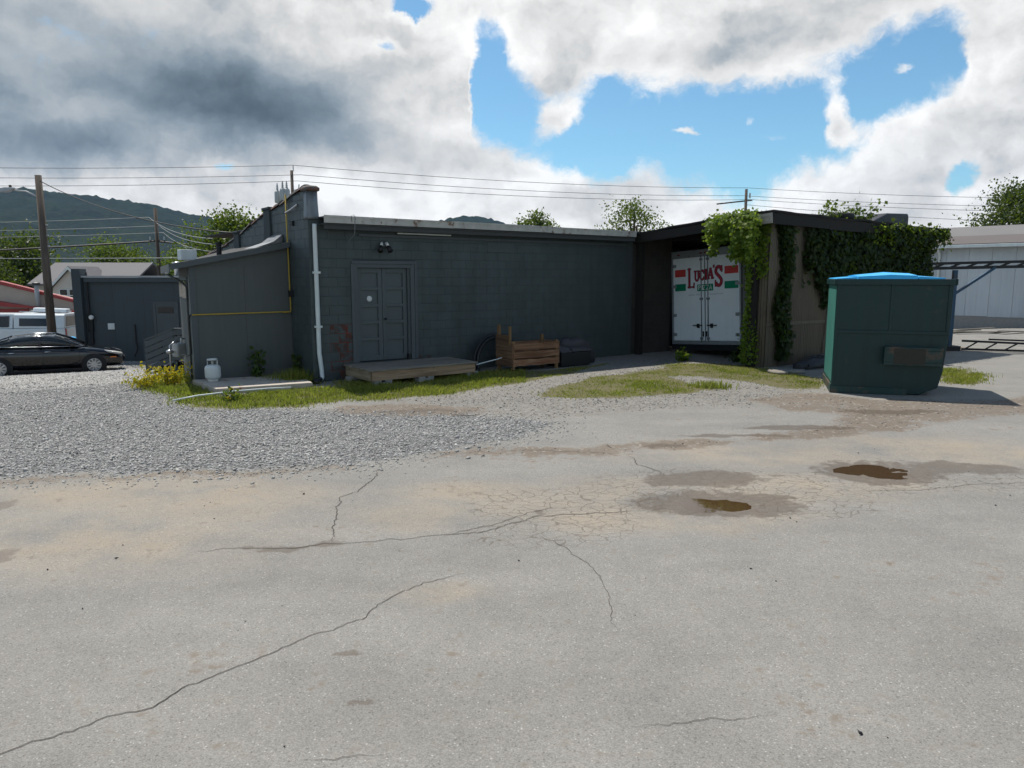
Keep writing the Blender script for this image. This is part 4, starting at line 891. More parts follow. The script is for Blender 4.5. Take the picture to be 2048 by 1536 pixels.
# ------------------------------------------------------------------ white warehouse
wh0 = Vector((18.2, 38.6, 0)); wdir = Vector((.66, -.75, 0)).normalized(); WROT = math.atan2(wdir.y, wdir.x)
wh = thing('warehouse', 'long white metal sided warehouse with grey roof behind the dumpster', 'warehouse', wh0, WROT)   # local x towards the viewer, +y to the right (inside)
WLn = 16.0
MB().box(0, WLn, .03, 9, -.6, .42).build('foundation', M['footing'], wh); MB().box(0, WLn, .06, 9, .42, 3.7).build('wall', M['wh_wall'], wh)
for k in range(17):
    MB().box(k * .95, k * .95 + .94, .0, .055, .40 + .01 * (k % 3), 3.62).box(k * .95 + .42, k * .95 + .435, -.006, 0, .42, 3.62).build('siding_sheet', M['wh_wall'], wh)
MB().prism([(-.45, 3.62), (4.5, 4.72), (4.5, 4.80), (-.45, 3.70)], -.3, WLn + .3, 'x').build('roof', M['wh_roof'], wh)
MB().prism([(-.48, 3.715), (1.6, 4.175), (1.6, 4.20), (-.48, 3.74)], -.32, WLn + .32, 'x').build('lower_roof_sheet', M['wh_roof2'], wh)
MB().box(-.3, WLn + .3, -.60, -.455, 3.56, 3.70).build('gutter', M['whitemetal'], wh, bevel=.01)
for x in (9.3, 3.5): MB().tube([(x, -.5, 3.58), (x, -.15, 3.35), (x, -.06, 3.2), (x, -.06, .2)], .06, 8).build('downspout', M['whitemetal'], wh, smooth=True)
MB().box(8.6, 9.0, 1.2, 1.5, 4.2, 4.36).build('roof_vent', M['steel'], wh, bevel=.02)
MB().prism([(4.5, 4.7), (9.5, 3.7), (9.5, 3.62), (4.5, 4.62)], -.3, WLn + .3, 'x').build('rear_roof', M['wh_roof'], wh)

# dark plastic sheeting heaped at the foot of the shed wall
hs = thing('plastic_sheeting', 'crumpled black plastic sheeting heaped at the foot of the shed wall', 'sheeting', LW(11.6, -4.75), AROT)
rs_ = random.Random(12); ring = []
for z, q in ((-.03, 1.0), (.10, .93), (.20, .70), (.25, .38), (.26, .1)):
    ring.append([((1.25 * q) * math.cos(a) * rs_.uniform(.88, 1.1), (.36 * q) * math.sin(a) * rs_.uniform(.85, 1.12), z * rs_.uniform(.75, 1.2)) for a in [2 * PI * j / 26 for j in range(26)]])
MB().loft(ring).build('heap', M['black'], hs, smooth=False)
MB().tube([(-1.3, -.3, .03), (-.3, -.45, .05), (.6, -.42, .03), (1.3, -.5, .04)], .03, 6).build('old_hose', M['rubber'], hs, smooth=True)
MB().box(-.2, .55, -.12, .02, .24, .27).build('scrap_board', M['plank'], hs)

# ------------------------------------------------------------------ grey building across the lot
gb = thing('grey_outbuilding', 'low dark grey flat roofed building behind the parked black car', 'building', (-17.45, 30.2, -1.2), R(3))
MB().box(0, 6.2, 0, 6, -.4, 3.38).build('wall', M['farwall'], gb)
for k in range(5): MB().box(.02 + k * 1.22, 1.235 + k * 1.22, -.02, -.003, .02, 3.28).build('siding_sheet', M['farwall'], gb)
MB().box(-.1, 6.4, -.18, 6.1, 3.40, 3.47).build('roof', M['lamp'], gb); MB().box(.2, 6.4, -.16, -.023, 3.22, 3.395).build('fascia_board', M['farwall'], gb)
MB().box(-.22, .12, -.24, .3, -.3, 3.75).build('pilaster', M['farwall'], gb, bevel=.01)
d = MB().box(2.82, 2.92, -.06, -.022, .35, 2.42).box(3.72, 3.82, -.06, -.022, .35, 2.42).box(2.92, 3.72, -.06, -.022, 2.33, 2.42).build('door_frame', M['trim'], gb)
dl = MB().box(2.925, 3.715, -.045, -.022, .36, 2.325).build('door', M['door'], gb); MB().box(3.0, 3.64, -.05, -.046, 1.95, 2.22).build('pane', M['glass'], dl)
mt = MB().box(.22, .42, -.12, -.022, 1.2, 1.95).build('meter_box', M['darksteel'], gb, bevel=.01); MB().lathe([(.09, 0), (.09, -.08), (.06, -.11)], (.40, -.12, 1.80), 16, 'y').build('meter_dial', M['lens'], mt)
MB().tube([(.33, -.07, 1.2), (.33, -.07, -.1)], .07, 8).build('conduit', M['black'], gb); MB().tube([(.30, -.10, 1.95), (.30, -.10, 3.6)], .035, 8).build('service_mast', M['black'], gb)
MB().box(.98, 1.24, -.07, -.022, 1.30, 1.55).build('outlet_box', M['whitemetal'], gb, bevel=.008)
MB().tube([(2.05, -.05, 1.5), (2.05, -.05, .8), (2.12, -.10, .5), (2.0, -.16, .2)], .03, 6).build('hose_pipe', M['black'], gb)
MB().lathe([(.13, 0), (.13, .35), (.2, .4), (.2, .55), (.05, .62)], (3.1, 2.0, 3.47), 12).build('roof_vent', M['steel'], gb, smooth=True)
# board ramp railing by the lean-to
rl_ = thing('board_railing', 'dark grey board railing rising along the ramp beside the lean-to', 'railing', (-10.80, 21.8, -.62))
for x, h in ((0, .95), (.42, 1.10), (.86, 1.32), (1.45, 1.30)): MB().box(x - .045, x + .045, -.05, .05, -.1, h).build('post', M['farwall'], rl_, bevel=.005)
for k in range(5):
    z = .12 + k * .185
    MB().beam((0, -.065, z), (.86, -.065, z + .36), .03, .135).build('rail_board', M['trim'], rl_); MB().beam((.86, -.066, z + .36), (1.5, -.066, z + .36), .03, .135).build('rail_board', M['trim'], rl_)  # boards lighter than the posts, standing in for bright reflections along them
MB().beam((-.04, -.03, 1.0), (.86, -.03, 1.345), .12, .035).build('hand_rail', M['trim'], rl_); MB().beam((.86, -.03, 1.33), (1.5, -.03, 1.325), .12, .035).build('hand_rail', M['trim'], rl_)
MB().prism([(0, 0), (.86, .36), (1.6, .36), (1.6, -.2), (0, -.2)], .02, 1.2, 'y').build('ramp', M['darkwood'], rl_)
gm = thing('gas_meter', 'grey gas meter with shiny fittings on the lean-to side wall', 'gas meter', (-8.05, 17.9, -.32), R(60))
MB().box(-.16, .10, -.12, .12, .62, .95).build('body', M['lamp'], gm, bevel=.04); MB().lathe([(.07, 0), (.09, .03), (.09, .06), (.04, .09)], (-.28, 0, .72), 14).build('regulator', M['steel'], gm, smooth=True)
MB().tube([(-.28, 0, -.3), (-.28, 0, .72), (-.28, 0, .9), (-.1, 0, 1.02), (-.1, 0, .95)], .022, 8).build('pipe', M['steel'], gm, smooth=True); MB().tube([(.04, 0, .95), (.04, 0, 1.05), (.2, 0, 1.05)], .022, 8).build('pipe', M['steel'], gm)
bb = thing('blue_bin', 'blue plastic bin with pale lid beside the grey outbuilding', 'bin', (-18.35, 30.6, -1.2))
MB().lathe([(.20, 0), (.24, .2), (.28, .85), (.29, .87)], n=16).build('body', M['bluesteel'], bb, smooth=True); MB().lathe([(.30, .872), (.31, .91), (.2, .97), (.05, .99)], n=16).build('lid', M['bluelid'], bb, smooth=True)

# ------------------------------------------------------------------ vehicles
def ringpts(x, w, zb, zt, k=.86):
    zm = zb + (zt - zb) * .55
    h = [(w * .86, zb), (w * .97, zb + (zt - zb) * .16), (w, zm), (w * .975, zb + (zt - zb) * .82), (w * k, zt)]
    return [(x, y, z) for y, z in h] + [(x, 0, zt + .015)] + [(x, -y, z) for y, z in reversed(h)] + [(x, 0, zb)]
def wheel(parent, x, y, r, spokes=10):
    wl = MB().lathe([(r * .60, -.09), (r * .93, -.10), (r, -.06), (r, .06), (r * .93, .10), (r * .60, .09)], (x, y, r), 28, 'y').build('wheel', M['rubber'], parent, smooth=True)
    sgn = -1 if y < 0 else 1
    MB().lathe([(r * .61, sgn * .094), (r * .66, sgn * .106), (r * .70, sgn * .100)], (x, y, r), 28, 'y').build('rim', M['steel'], wl, smooth=True)
    s = MB()
    for k in range(spokes):
        a = 2 * PI * k / spokes; s.beam((x + r * .1 * math.cos(a), y + sgn * .10, r + r * .1 * math.sin(a)), (x + r * .66 * math.cos(a), y + sgn * .097, r + r * .66 * math.sin(a)), .05, .02, (0, 1, 0))
    s.lathe([(r * .16, sgn * .09), (r * .13, sgn * .115)], (x, y, r), 12, 'y'); s.build('spokes', M['steel'], wl)
    MB().lathe([(r * .6, sgn * .02), (r * .55, sgn * .03)], (x, y, r), 20, 'y').build('brake_disc', M['darksteel'], wl)
cdir = math.atan2(.496, .868)
car = thing('parked_car', 'black four door sedan parked on the gravel lot', 'car', (-16.55, 26.28, gz(-16.55, 26.28)), cdir)
st = [(-2.42, .62, .38, .66), (-2.38, .74, .30, .86), (-2.15, .84, .24, 1.00), (-1.7, .89, .22, 1.045), (-1.0, .905, .20, 1.03), (0, .91, .19, 1.0), (.9, .905, .20, .985), (1.25, .90, .20, .965), (1.75, .875, .21, .885), (2.1, .83, .22, .80), (2.3, .74, .25, .70), (2.40, .60, .32, .58)]
bd = MB().loft([ringpts(*s) for s in st]).build('body', M['carblack'], car, smooth=True, sub=2)
gr_ = [(-1.78, .66, 1.0), (-1.5, .70, 1.16), (-1.1, .68, 1.34), (-.6, .66, 1.415), (-.1, .66, 1.43), (.25, .655, 1.40), (.70, .69, 1.21), (1.18, .73, .985)]
def gring(x, w, z, z0=.95): return [(x, .80, z0), (x, (.80 + w) / 2 + .01, (z0 + z) / 2), (x, w, z - .05 if z > 1.05 else z - .01), (x, w * .8, z), (x, 0, z + .012), (x, -w * .8, z), (x, -w, z - .05 if z > 1.05 else z - .01), (x, -(.80 + w) / 2 - .01, (z0 + z) / 2), (x, -.80, z0)]
MB().loft([gring(*g) for g in gr_]).build('windows', M['glass'], car, smooth=True, sub=1)
MB().loft([[(x, w * .97, z - .035), (x, w * .8, z + .012), (x, 0, z + .026), (x, -w * .8, z + .012), (x, -w * .97, z - .035), (x, 0, z - .03)] for x, w, z in gr_[2:6]]).build('roof', M['carblack'], car, smooth=True, sub=1)
for sy in (-1, 1):
    for pts in ([(1.16, .775, .99), (.70, .735, 1.22), (.27, .685, 1.385)], [(-.15, .81, 1.0), (-.2, .75, 1.2), (-.25, .69, 1.39)], [(-1.76, .74, 1.0), (-1.45, .735, 1.18), (-1.05, .70, 1.33)]):
        MB().tube([(x, sy * y, z) for x, y, z in pts], [.05, .04, .035], 6).build('pillar', M['carblack'], car, smooth=True)
    MB().tube([(x, sy * y, z) for x, y, z in [(1.12, .835, 1.005), (.2, .85, 1.02), (-1.0, .85, 1.05), (-1.45, .83, 1.08), (-1.52, .79, 1.14), (-1.3, .745, 1.27), (-.9, .71, 1.37), (-.4, .70, 1.41), (.2, .70, 1.405), (.7, .765, 1.22), (1.12, .835, 1.005)]], .010, 5).build('window_trim', M['chrome'], car, smooth=True)
    for x in (.02, -1.02): MB().tube([(x - .10, sy * .905, .845), (x, sy * .935, .85), (x + .10, sy * .905, .845)], .016, 6).build('door_handle', M['chrome'], car, smooth=True)
    for x in (.98, -.12, -1.2): MB().box(x, x + .008, sy * .905 - .004, sy * .905 + .004, .32, .96).build('door_gap', M['rubber'], car)
    MB().loft([[(.70, sy * .88, 1.0), (.72, sy * 1.02, 1.0), (.72, sy * 1.02, 1.11), (.70, sy * .88, 1.09)], [(.82, sy * .88, 1.0), (.86, sy * 1.0, 1.01), (.86, sy * 1.0, 1.09), (.82, sy * .88, 1.07)]]).build('mirror', M['carblack'], car, bevel=.015)
    MB().loft([[(1.75, sy * .80, .84), (1.85, sy * .845, .78), (1.85, sy * .84, .74)], [(2.1, sy * .76, .775), (2.14, sy * .80, .72), (2.14, sy * .80, .67)], [(2.31, sy * .60, .71), (2.34, sy * .64, .66), (2.34, sy * .66, .62)]]).build('headlight', M['headlight'], car, smooth=True)
    MB().box(1.93, 2.12, sy * .83 - .02, sy * .83 + .02, .555, .59).build('turn_signal', M['amber'], car)
    MB().box(-1.3, 1.2, sy * .86 - .02, sy * .86 + .02, .17, .24).build('sill', M['rubber'], car)
    for x in (-1.41, 1.41):
        MB().lathe([(.40, -.02), (.40, .02)], (x, sy * .885, .33), 28, 'y').build('wheel_arch', M['rubber'], car); wheel(car, x, sy * .83, .33)
MB().box(2.30, 2.41, -.42, .42, .40, .56).build('grille', M['rubber'], car, bevel=.03)
MB().box(-2.42, -2.34, -.7, .7, .74, .84).build('tail_light', M['taillight'], car, bevel=.03)
tk = thing('pickup_truck', 'white pickup truck with canopy and roof rack behind the black sedan', 'truck', (-22.9, 33.6, -1.2), R(180 + 12))
MB().loft([[(-2.7, y, z) for y, z in ((.90, .5), (.95, .7), (.95, 1.10), (.90, 1.14), (-.90, 1.14), (-.95, 1.10), (-.95, .7), (-.90, .5))], [(1.35, y, z) for y, z in ((.90, .45), (.96, .7), (.96, 1.12), (.90, 1.16), (-.90, 1.16), (-.96, 1.12), (-.96, .7), (-.90, .45))], [(2.7, y, z) for y, z in ((.84, .45), (.90, .7), (.88, .98), (.82, 1.06), (-.82, 1.06), (-.88, .98), (-.90, .7), (-.84, .45))]]).build('body', M['carwhite'], tk, bevel=.03)
MB().loft([[(-2.68, s_ * y, z) for s_, y, z in ((1, .93, 1.145), (1, .82, 1.70), (1, .70, 1.78), (-1, .70, 1.78), (-1, .82, 1.70), (-1, .93, 1.145))], [(-.62, s_ * y, z) for s_, y, z in ((1, .93, 1.165), (1, .80, 1.74), (1, .68, 1.82), (-1, .68, 1.82), (-1, .80, 1.74), (-1, .93, 1.165))]]).build('canopy', M['carwhite'], tk, bevel=.03)
MB().loft([[(x, s_ * y, z) for s_, y, z in ((1, .93, 1.165), (1, yt, zt), (-1, yt, zt), (-1, .93, 1.165))] for x, yt, zt in ((-.58, .74, 1.78), (.55, .74, 1.80), (1.3, .88, 1.18))]).build('cab', M['carwhite'], tk, bevel=.03)
for sy in (-1, 1):
    MB().add([(-2.3, sy * .925, 1.24), (-.85, sy * .925, 1.26), (-.85, sy * .845, 1.60), (-2.3, sy * .845, 1.58)], [(0, 1, 2, 3)]).build('canopy_window', M['glass'], tk)
    MB().add([(-.45, sy * .935, 1.22), (1.0, sy * .935, 1.22), (.45, sy * .80, 1.70), (-.45, sy * .80, 1.70)], [(0, 1, 2, 3)]).build('cab_window', M['glass'], tk)
    MB().box(-2.73, -2.68, sy * .86 - .07, sy * .86 + .07, .78, 1.12).build('tail_light', M['taillight'], tk)
    MB().tube([(-2.5, sy * .62, 1.84), (-.8, sy * .62, 1.90)], .02, 6).build('rack_rail', M['steel'], tk)
    for x in (-1.75, 1.75): wheel(tk, x, sy * .84, .37, 6)
for x in (-2.3, -.95): MB().tube([(x, -.62, 1.86), (x, .62, 1.86)], .02, 6).build('rack_bar', M['steel'], tk)
MB().loft([[(-2.6, -.3, 1.80), (-2.6, .3, 1.80), (-2.6, .2, 1.98), (-2.6, -.2, 1.98)], [(-1.2, -.34, 1.84), (-1.2, .34, 1.84), (-1.2, .22, 2.05), (-1.2, -.22, 2.05)]]).build('roof_box', M['carwhite'], tk, bevel=.05)
MB().add([(-2.695, .75, 1.22), (-2.695, -.75, 1.22), (-2.69, -.66, 1.66), (-2.69, .66, 1.66)], [(0, 1, 2, 3)]).build('rear_window', M['glass'], tk)

# ------------------------------------------------------------------ houses down the hill
h1 = thing('gabled_house', 'cream house with grey shingle roof and front gable beyond the lot', 'house', (-38.4, 60, -2))
MB().box(0, 7.8, .1, 7, -1, 3.6).build('wall', M['cream'], h1)
MB().prism([(-.4, 3.55), (3.5, 5.3), (3.5, 5.45), (-.4, 3.7)], -.3, 8.0, 'x').build('roof', M['shingle'], h1); MB().prism([(7.4, 3.55), (3.5, 5.3), (3.5, 5.45), (7.4, 3.7)], -.3, 8.0, 'x').build('rear_roof', M['shingle'], h1)
MB().prism([(2.7, -1), (5.6, -1), (5.6, 3.4), (4.15, 4.85), (2.7, 3.4)], -2.0, .05, 'y').build('gable_wall', M['cream'], h1)
for s_ in (-1, 1): MB().prism([(4.15, 4.88), (4.15 + s_ * 1.75, 3.15), (4.15 + s_ * 1.75, 3.33), (4.15, 5.08)], -2.25, 2.0, 'y').build('gable_roof', M['shingle'], h1); MB().prism([(4.15, 4.82), (4.15 + s_ * 1.75, 3.08), (4.15 + s_ * 1.75, 3.28), (4.15, 5.02)], -2.32, -2.26, 'y').build('rake_board', M['whitemetal'], h1)
for x in (3.25, 4.0, 4.75):
    w = MB().box(x - .04, x + .64, -2.05, -2.003, 2.3, 3.3).build('window', M['whitemetal'], h1)
    for z in (2.36, 2.84): MB().box(x + .02, x + .58, -2.058, -2.051, z, z + .42).build('pane', M['glass'], w)
h2 = thing('red_trim_house', 'tan building with red metal roof edge behind the white truck', 'house', (-31.5, 42, -1.4))
MB().prism([(0, -.5), (6.7, -.5), (6.7, 2.25), (2.7, 3.2), (0, 2.6)], 0, 1.4, 'y').build('wall', M['tan_stucco'], h2)
MB().prism([(2.7, 3.24), (7.25, 2.10), (7.25, 2.27), (2.7, 3.42)], -.12, .25, 'y').build('roof', M['redtrim'], h2); MB().prism([(2.7, 3.24), (-.4, 2.5), (-.4, 2.66), (2.7, 3.42)], -.12, .25, 'y').build('roof', M['redtrim'], h2)
MB().prism([(1.4, 2.10), (4.3, 1.92), (7.0, 1.66), (7.0, 1.76), (4.3, 2.03), (1.4, 2.5)], -.5, -.02, 'y').build('porch_roof', M['redtrim'], h2); MB().box(2.0, 4.2, -.08, -.003, -.3, 1.85).build('garage_door', M['redtrim'], h2)
fl = MB().tube([(4.9, -.25, 1.8), (4.9, -.25, 3.15)], .12, 10).build('flue', M['lamp'], h2, smooth=True); MB().lathe([(.2, 0), (.2, .1), (.12, .14)], (4.9, -.25, 3.2), 12).build('flue_cap', M['black'], fl)
MB().box(6.72, 6.9, .5, 1.5, .2, 1.9).build('side_door', M['darkwood'], h2)
# ------------------------------------------------------------------ utility poles and wires
def pole(x, y, zb, zt, label, r=.14, lean=0.0):
    p = thing('utility_pole', label, 'utility pole', (x, y, zb)); MB().tube([(0, 0, -.3), (lean, 0, zt - zb)], [r, r * .68], 12).build('shaft', M['pole'], p, smooth=True); return p
P1 = pole(-18.03, 29, -1.2, 6.05, 'weathered wooden pole with street lamp arm behind the black car', .17)
MB().tube([(0, 0, 6.4), (-.5, 0, 6.65), (-1.0, 0, 6.7)], .03, 8).build('arm', M['lamp'], P1, smooth=True)
lh = MB().loft([[(-.95, -.08, 6.72), (-.95, .08, 6.72), (-.95, .08, 6.80), (-.95, -.08, 6.80)], [(-1.25, -.15, 6.62), (-1.25, .15, 6.62), (-1.25, .12, 6.80), (-1.25, -.12, 6.80)], [(-1.75, -.10, 6.63), (-1.75, .10, 6.63), (-1.75, .06, 6.74), (-1.75, -.06, 6.74)]]).build('lamp_head', M['lamp'], P1, bevel=.02)
MB().lathe([(.05, 0), (.05, .08), (.02, .10)], (-1.1, 0, 6.80), 10).build('photocell', M['darksteel'], lh)
for z in (5.4, 5.0, 4.6): MB().tube([(.1, 0, z), (.2, 0, z)], .03, 6).build('insulator', M['insul'], P1)
P2 = pole(-21.2, 45, -2, 6.26, 'slim wooden utility pole behind the grey outbuilding')
MB().beam((-.5, 0, 6.35), (.5, 0, 6.35), .1, .12).build('cross_arm', M['pole'], P2); MB().tube([(-.42, 0, 6.4), (-.42, 0, 6.62)], .05, 8).build('insulator', M['insul'], P2); MB().tube([(.42, 0, 6.4), (.42, 0, 6.62)], .05, 8).build('insulator', M['insul'], P2)
P3 = pole(-13.0, 45, -2, 8.45, 'pole with three transformers rising behind the parapet', .13)
MB().tube([(0.1, 0, 10.4), (.1, 0, 10.75)], .03, 6).build('insulator', M['insul'], P3)
for k, dx_ in enumerate((-.86, -.46, -.22)):
    tz = 8.55 + (.0 if k == 0 else .1); t3 = MB().lathe([(.05, 0), (.17, .03), (.18, .10), (.18, .62), (.14, .70), (.05, .73)], (dx_, -.1 - .28 * (k > 0), tz), 14).build('transformer', M['insul'], P3, smooth=True)
    MB().lathe([(.06, 0), (.075, .06), (.05, .1), (.07, .16), (.045, .2), (.06, .26), (.03, .36), (.035, .42)], (dx_, -.1 - .28 * (k > 0), tz + .73), 10).build('bushing', M['insul'], t3, smooth=True)
MB().beam((.05, 0, 9.3), (.9, 0, 9.4), .06, .08).build('cutout_arm', M['steel'], P3)
for x in (.35, .75): MB().tube([(x, 0, 9.2), (x + .06, 0, 9.65)], .035, 8).build('cutout', M['insul'], P3)
P4 = pole(18.5, 60, -2, 9.1, 'distant wooden pole with cross arm behind the open shed', .16)
MB().beam((-2.3, 0, 9.95), (.5, 0, 10.25), .09, .1).build('cross_arm', M['pole'], P4); MB().tube([(-.28, 0, 9.2), (-.28, 0, 9.6)], .06, 8).build('insulator', M['insul'], P4); MB().tube([(.3, 0, 10.4), (.3, 0, 10.8)], .06, 8).build('insulator', M['insul'], P4)
nw = [0]
def wire(label, *ends, sag=.5, r=.016, m='wire'):
    pts = []
    for a, c in zip(ends[:-1], ends[1:]):
        a, c = Vector(a), Vector(c)
        for i in range(13):
            t = i / 12
            if pts and i == 0: continue
            pts.append(a.lerp(c, t) - Vector((0, 0, sag * 4 * t * (1 - t))))
    tag(MB().tube(pts, r, 5).build('power_line', M[m], smooth=True), label, 'wire', 'overhead wires')
wire('topmost thin wire running over the pole with the transformers', (-48, 41, 8.6), (-12.9, 45, 8.75), (18.5, 60, 9.2), (50, 52, 7.6), sag=.35, r=.015)
wire('second thin wire from the top, passing the transformer pole', (-48, 41, 8.05), (-12.5, 45, 8.2), (18.2, 60, 8.6), (50, 52, 7.0), sag=.35, r=.015)
wire('third thin wire from the top, just above the parapet tip', (-48, 41, 7.6), (-12.7, 45, 7.85), (18.8, 60, 8.3), (50, 50, 6.5), sag=.4, r=.015)
wire('thin wire leaving the shed pole low to the right', (18.5, 60, 7.9), (52, 50, 5.6), sag=.5, r=.015)
wire('service cable dropping from the lamp pole to the parapet', (-18.0, 29, 5.85), tuple(LW(.1, 5.2, 3.35)), sag=.35, r=.018)
wire('upper wire of the slim pole crossing the mountain', (-44, 40, 5.2), (-21.6, 45, 5.75), tuple(LW(.1, 7.5, 3.3)), sag=.25, r=.013, m='wire2')
wire('middle wire of the slim pole crossing the mountain', (-44, 40, 4.8), (-21.0, 45, 5.25), tuple(LW(.1, 6.6, 3.1)), sag=.25, r=.013, m='wire2')
wire('lower wire of the slim pole crossing the mountain', (-44, 40, 4.35), (-20.8, 45, 4.85), tuple(LW(.1, 7.8, 2.95)), sag=.2, r=.012, m='wire2')
wire('thick black cable sagging to the slim pole', (-44, 40, 3.0), (-21.2, 45, 4.35), (-9, 42, 3.4), sag=.12, r=.05)
wire('straight pale cable at roof height above the grey outbuilding', (-44, 40, 3.25), (-9, 40, 3.3), sag=.08, r=.022, m='wire2')

# ------------------------------------------------------------------ foliage
def leaf_mesh(name, P, size, nrm=None, droop=.3, elong=1.0, seed=0):
    """one folded four-cornered leaf at each point"""
    r = np.random.default_rng(seed); n = len(P)
    d = r.normal(0, 1, (n, 3)); d[:, 2] -= droop; d /= np.linalg.norm(d, axis=1, keepdims=True)
    q = r.normal(0, 1, (n, 3)) if nrm is None else nrm + r.normal(0, .55, (n, 3))
    if nrm is not None: d = d - (d * q).sum(1, keepdims=True) * q / (q * q).sum(1, keepdims=True); d /= np.linalg.norm(d, axis=1, keepdims=True) + 1e-9
    s = np.cross(d, q); s /= np.linalg.norm(s, axis=1, keepdims=True) + 1e-9; up = np.cross(s, d)
    L = (size * r.uniform(.6, 1.35, n))[:, None]; Wd = L * .42 / elong
    V = np.stack([P, P + d * L * .45 + s * Wd + up * L * .10, P + d * L, P + d * L * .45 - s * Wd + up * L * .10], 1).reshape(-1, 3)
    F = np.arange(4 * n).reshape(n, 4); F = np.concatenate([F[:, [0, 1, 2]], F[:, [0, 2, 3]]])
    return np_mesh(name, V, F, {'rnd': np.repeat(r.random(n), 4)})
def tree(label, x, y, zb, zt, rad, n, mt, seed, leaf=.28, group=None, trunk_frac=.35, name='leafy_tree', flat=1.0, open_=.0):
    r = np.random.default_rng(seed); t = thing(name, label, 'tree', (x, y, zb), 0, group); Ht = zt - zb
    tb = MB(); tb.tube([(0, 0, -.4), (r.normal(0, .1), r.normal(0, .1), Ht * .4), (r.normal(0, .2), r.normal(0, .2), Ht * .85)], [Ht * .035, Ht * .024, Ht * .008], 9)
    cs = []
    nb = 16
    for k in range(nb):
        h = Ht * (trunk_frac + (1 - trunk_frac) * (k + .5) / nb * .92); a = k * 2.4 + r.uniform(-.4, .4)
        u = (h / Ht - trunk_frac) / (1 - trunk_frac); rr_ = rad * (math.sin(PI * min(1, .18 + .80 * u)) ** .7) * r.uniform(.55, 1.0) * flat
        e = np.array([math.cos(a) * rr_, math.sin(a) * rr_, h + rr_ * .25])
        tb.tube([(0, 0, h * .80), tuple(e * np.array([.5, .5, 1]) + np.array([0, 0, -.05 * Ht])), tuple(e)], [Ht * .012, Ht * .007, Ht * .002], 6)
        for q in range(4):
            f = r.uniform(.45, 1.05); c = e * np.array([f, f, 1]) + r.normal(0, rad * .14, 3); cs.append(c)
    cs.append(np.array([0, 0, Ht * .97])); cs = np.array(cs)
    wts = r.uniform(.3, 1.6, len(cs)); wts /= wts.sum(); idx = r.choice(len(cs), n, p=wts)
    n = int(n * 2.4); idx = r.choice(len(cs), n, p=wts); leaf *= .58
    P = cs[idx] + r.normal(0, 1, (n, 3)) * np.array([rad * .17, rad * .17, rad * .12])
    tb.build('trunk', M['bark'], t, smooth=True); obj('crown', leaf_mesh('crown', P, leaf, droop=.2, seed=seed + 1), M[mt], t); return t
TG = 'trees beyond the buildings'
tree('leafy green tree rising behind the lean-to roof', -15.9, 43, -2, 5.2, 2.9, 9000, 'leaf_a', 11, .26, TG)
tree('small tree top just above the middle of the flat roof', 2.3, 66, -2, 7.4, 2.6, 4500, 'leaf_a', 12, .3, TG)
tree('sparse pale tree above the flat roof near the open shed', 8.4, 52, -2, 7.1, 2.6, 2600, 'leaf_a', 13, .26, TG)
tree('thin sapling top showing over the open shed roof', 17.6, 42, -2, 5.75, 2.4, 1300, 'leaf_a', 14, .2, TG)
tree('tall dark tree behind the white warehouse at the right edge', 38.3, 55, -2, 8.8, 4.2, 13000, 'leaf_b', 15, .3, TG)
tree('second dark tree at the right edge behind the warehouse', 42, 58, -2, 9.0, 4.0, 7000, 'leaf_b', 16, .3, TG)
tree('dark broad tree at the left edge behind the houses', -45, 66, -3, 4.6, 5.5, 9000, 'leaf_b', 17, .4, TG)
tree('bright green tree behind the gabled house roof', -39, 74, -3, 4.6, 4.0, 6000, 'leaf_a', 18, .36, TG)
tree('rounded yellow green tree right of the lamp pole', -33.5, 78, -3, 4.5, 3.6, 5000, 'leaf_a', 19, .36, TG)
tree('green tree low behind the grey outbuilding', -27, 70, -3, 3.6, 3.4, 5000, 'leaf_b', 20, .36, TG)
tree('dark tree beside the gabled house at the left', -43.5, 60, -3, 3.2, 3.6, 6000, 'leaf_b', 26, .34, TG)
# a wood across the valley floor that reads as one mass
rw = np.random.default_rng(40); k = 260; ang = np.radians(rw.uniform(-60, 45, k)); dist = rw.uniform(160, 900, k)
P = []
for a_, d_ in zip(ang, dist):
    c = np.array([math.sin(a_) * d_, math.cos(a_) * d_, rw.uniform(1.0, 3.0) - 3 + d_ * .006]); hh = rw.uniform(3.5, 6.5); q = rw.normal(0, 1, (130, 3)); q /= np.linalg.norm(q, axis=1, keepdims=True); P.append(c + q * np.array([hh * .9, hh * .9, hh]) * rw.uniform(.6, 1, (130, 1)))
tag(obj('valley_wood', leaf_mesh('valley_wood', np.concatenate(P), 1.9, droop=.1, seed=41), M['leaf_a']), 'green wood along the foot of the mountain', 'wood', kind='stuff')

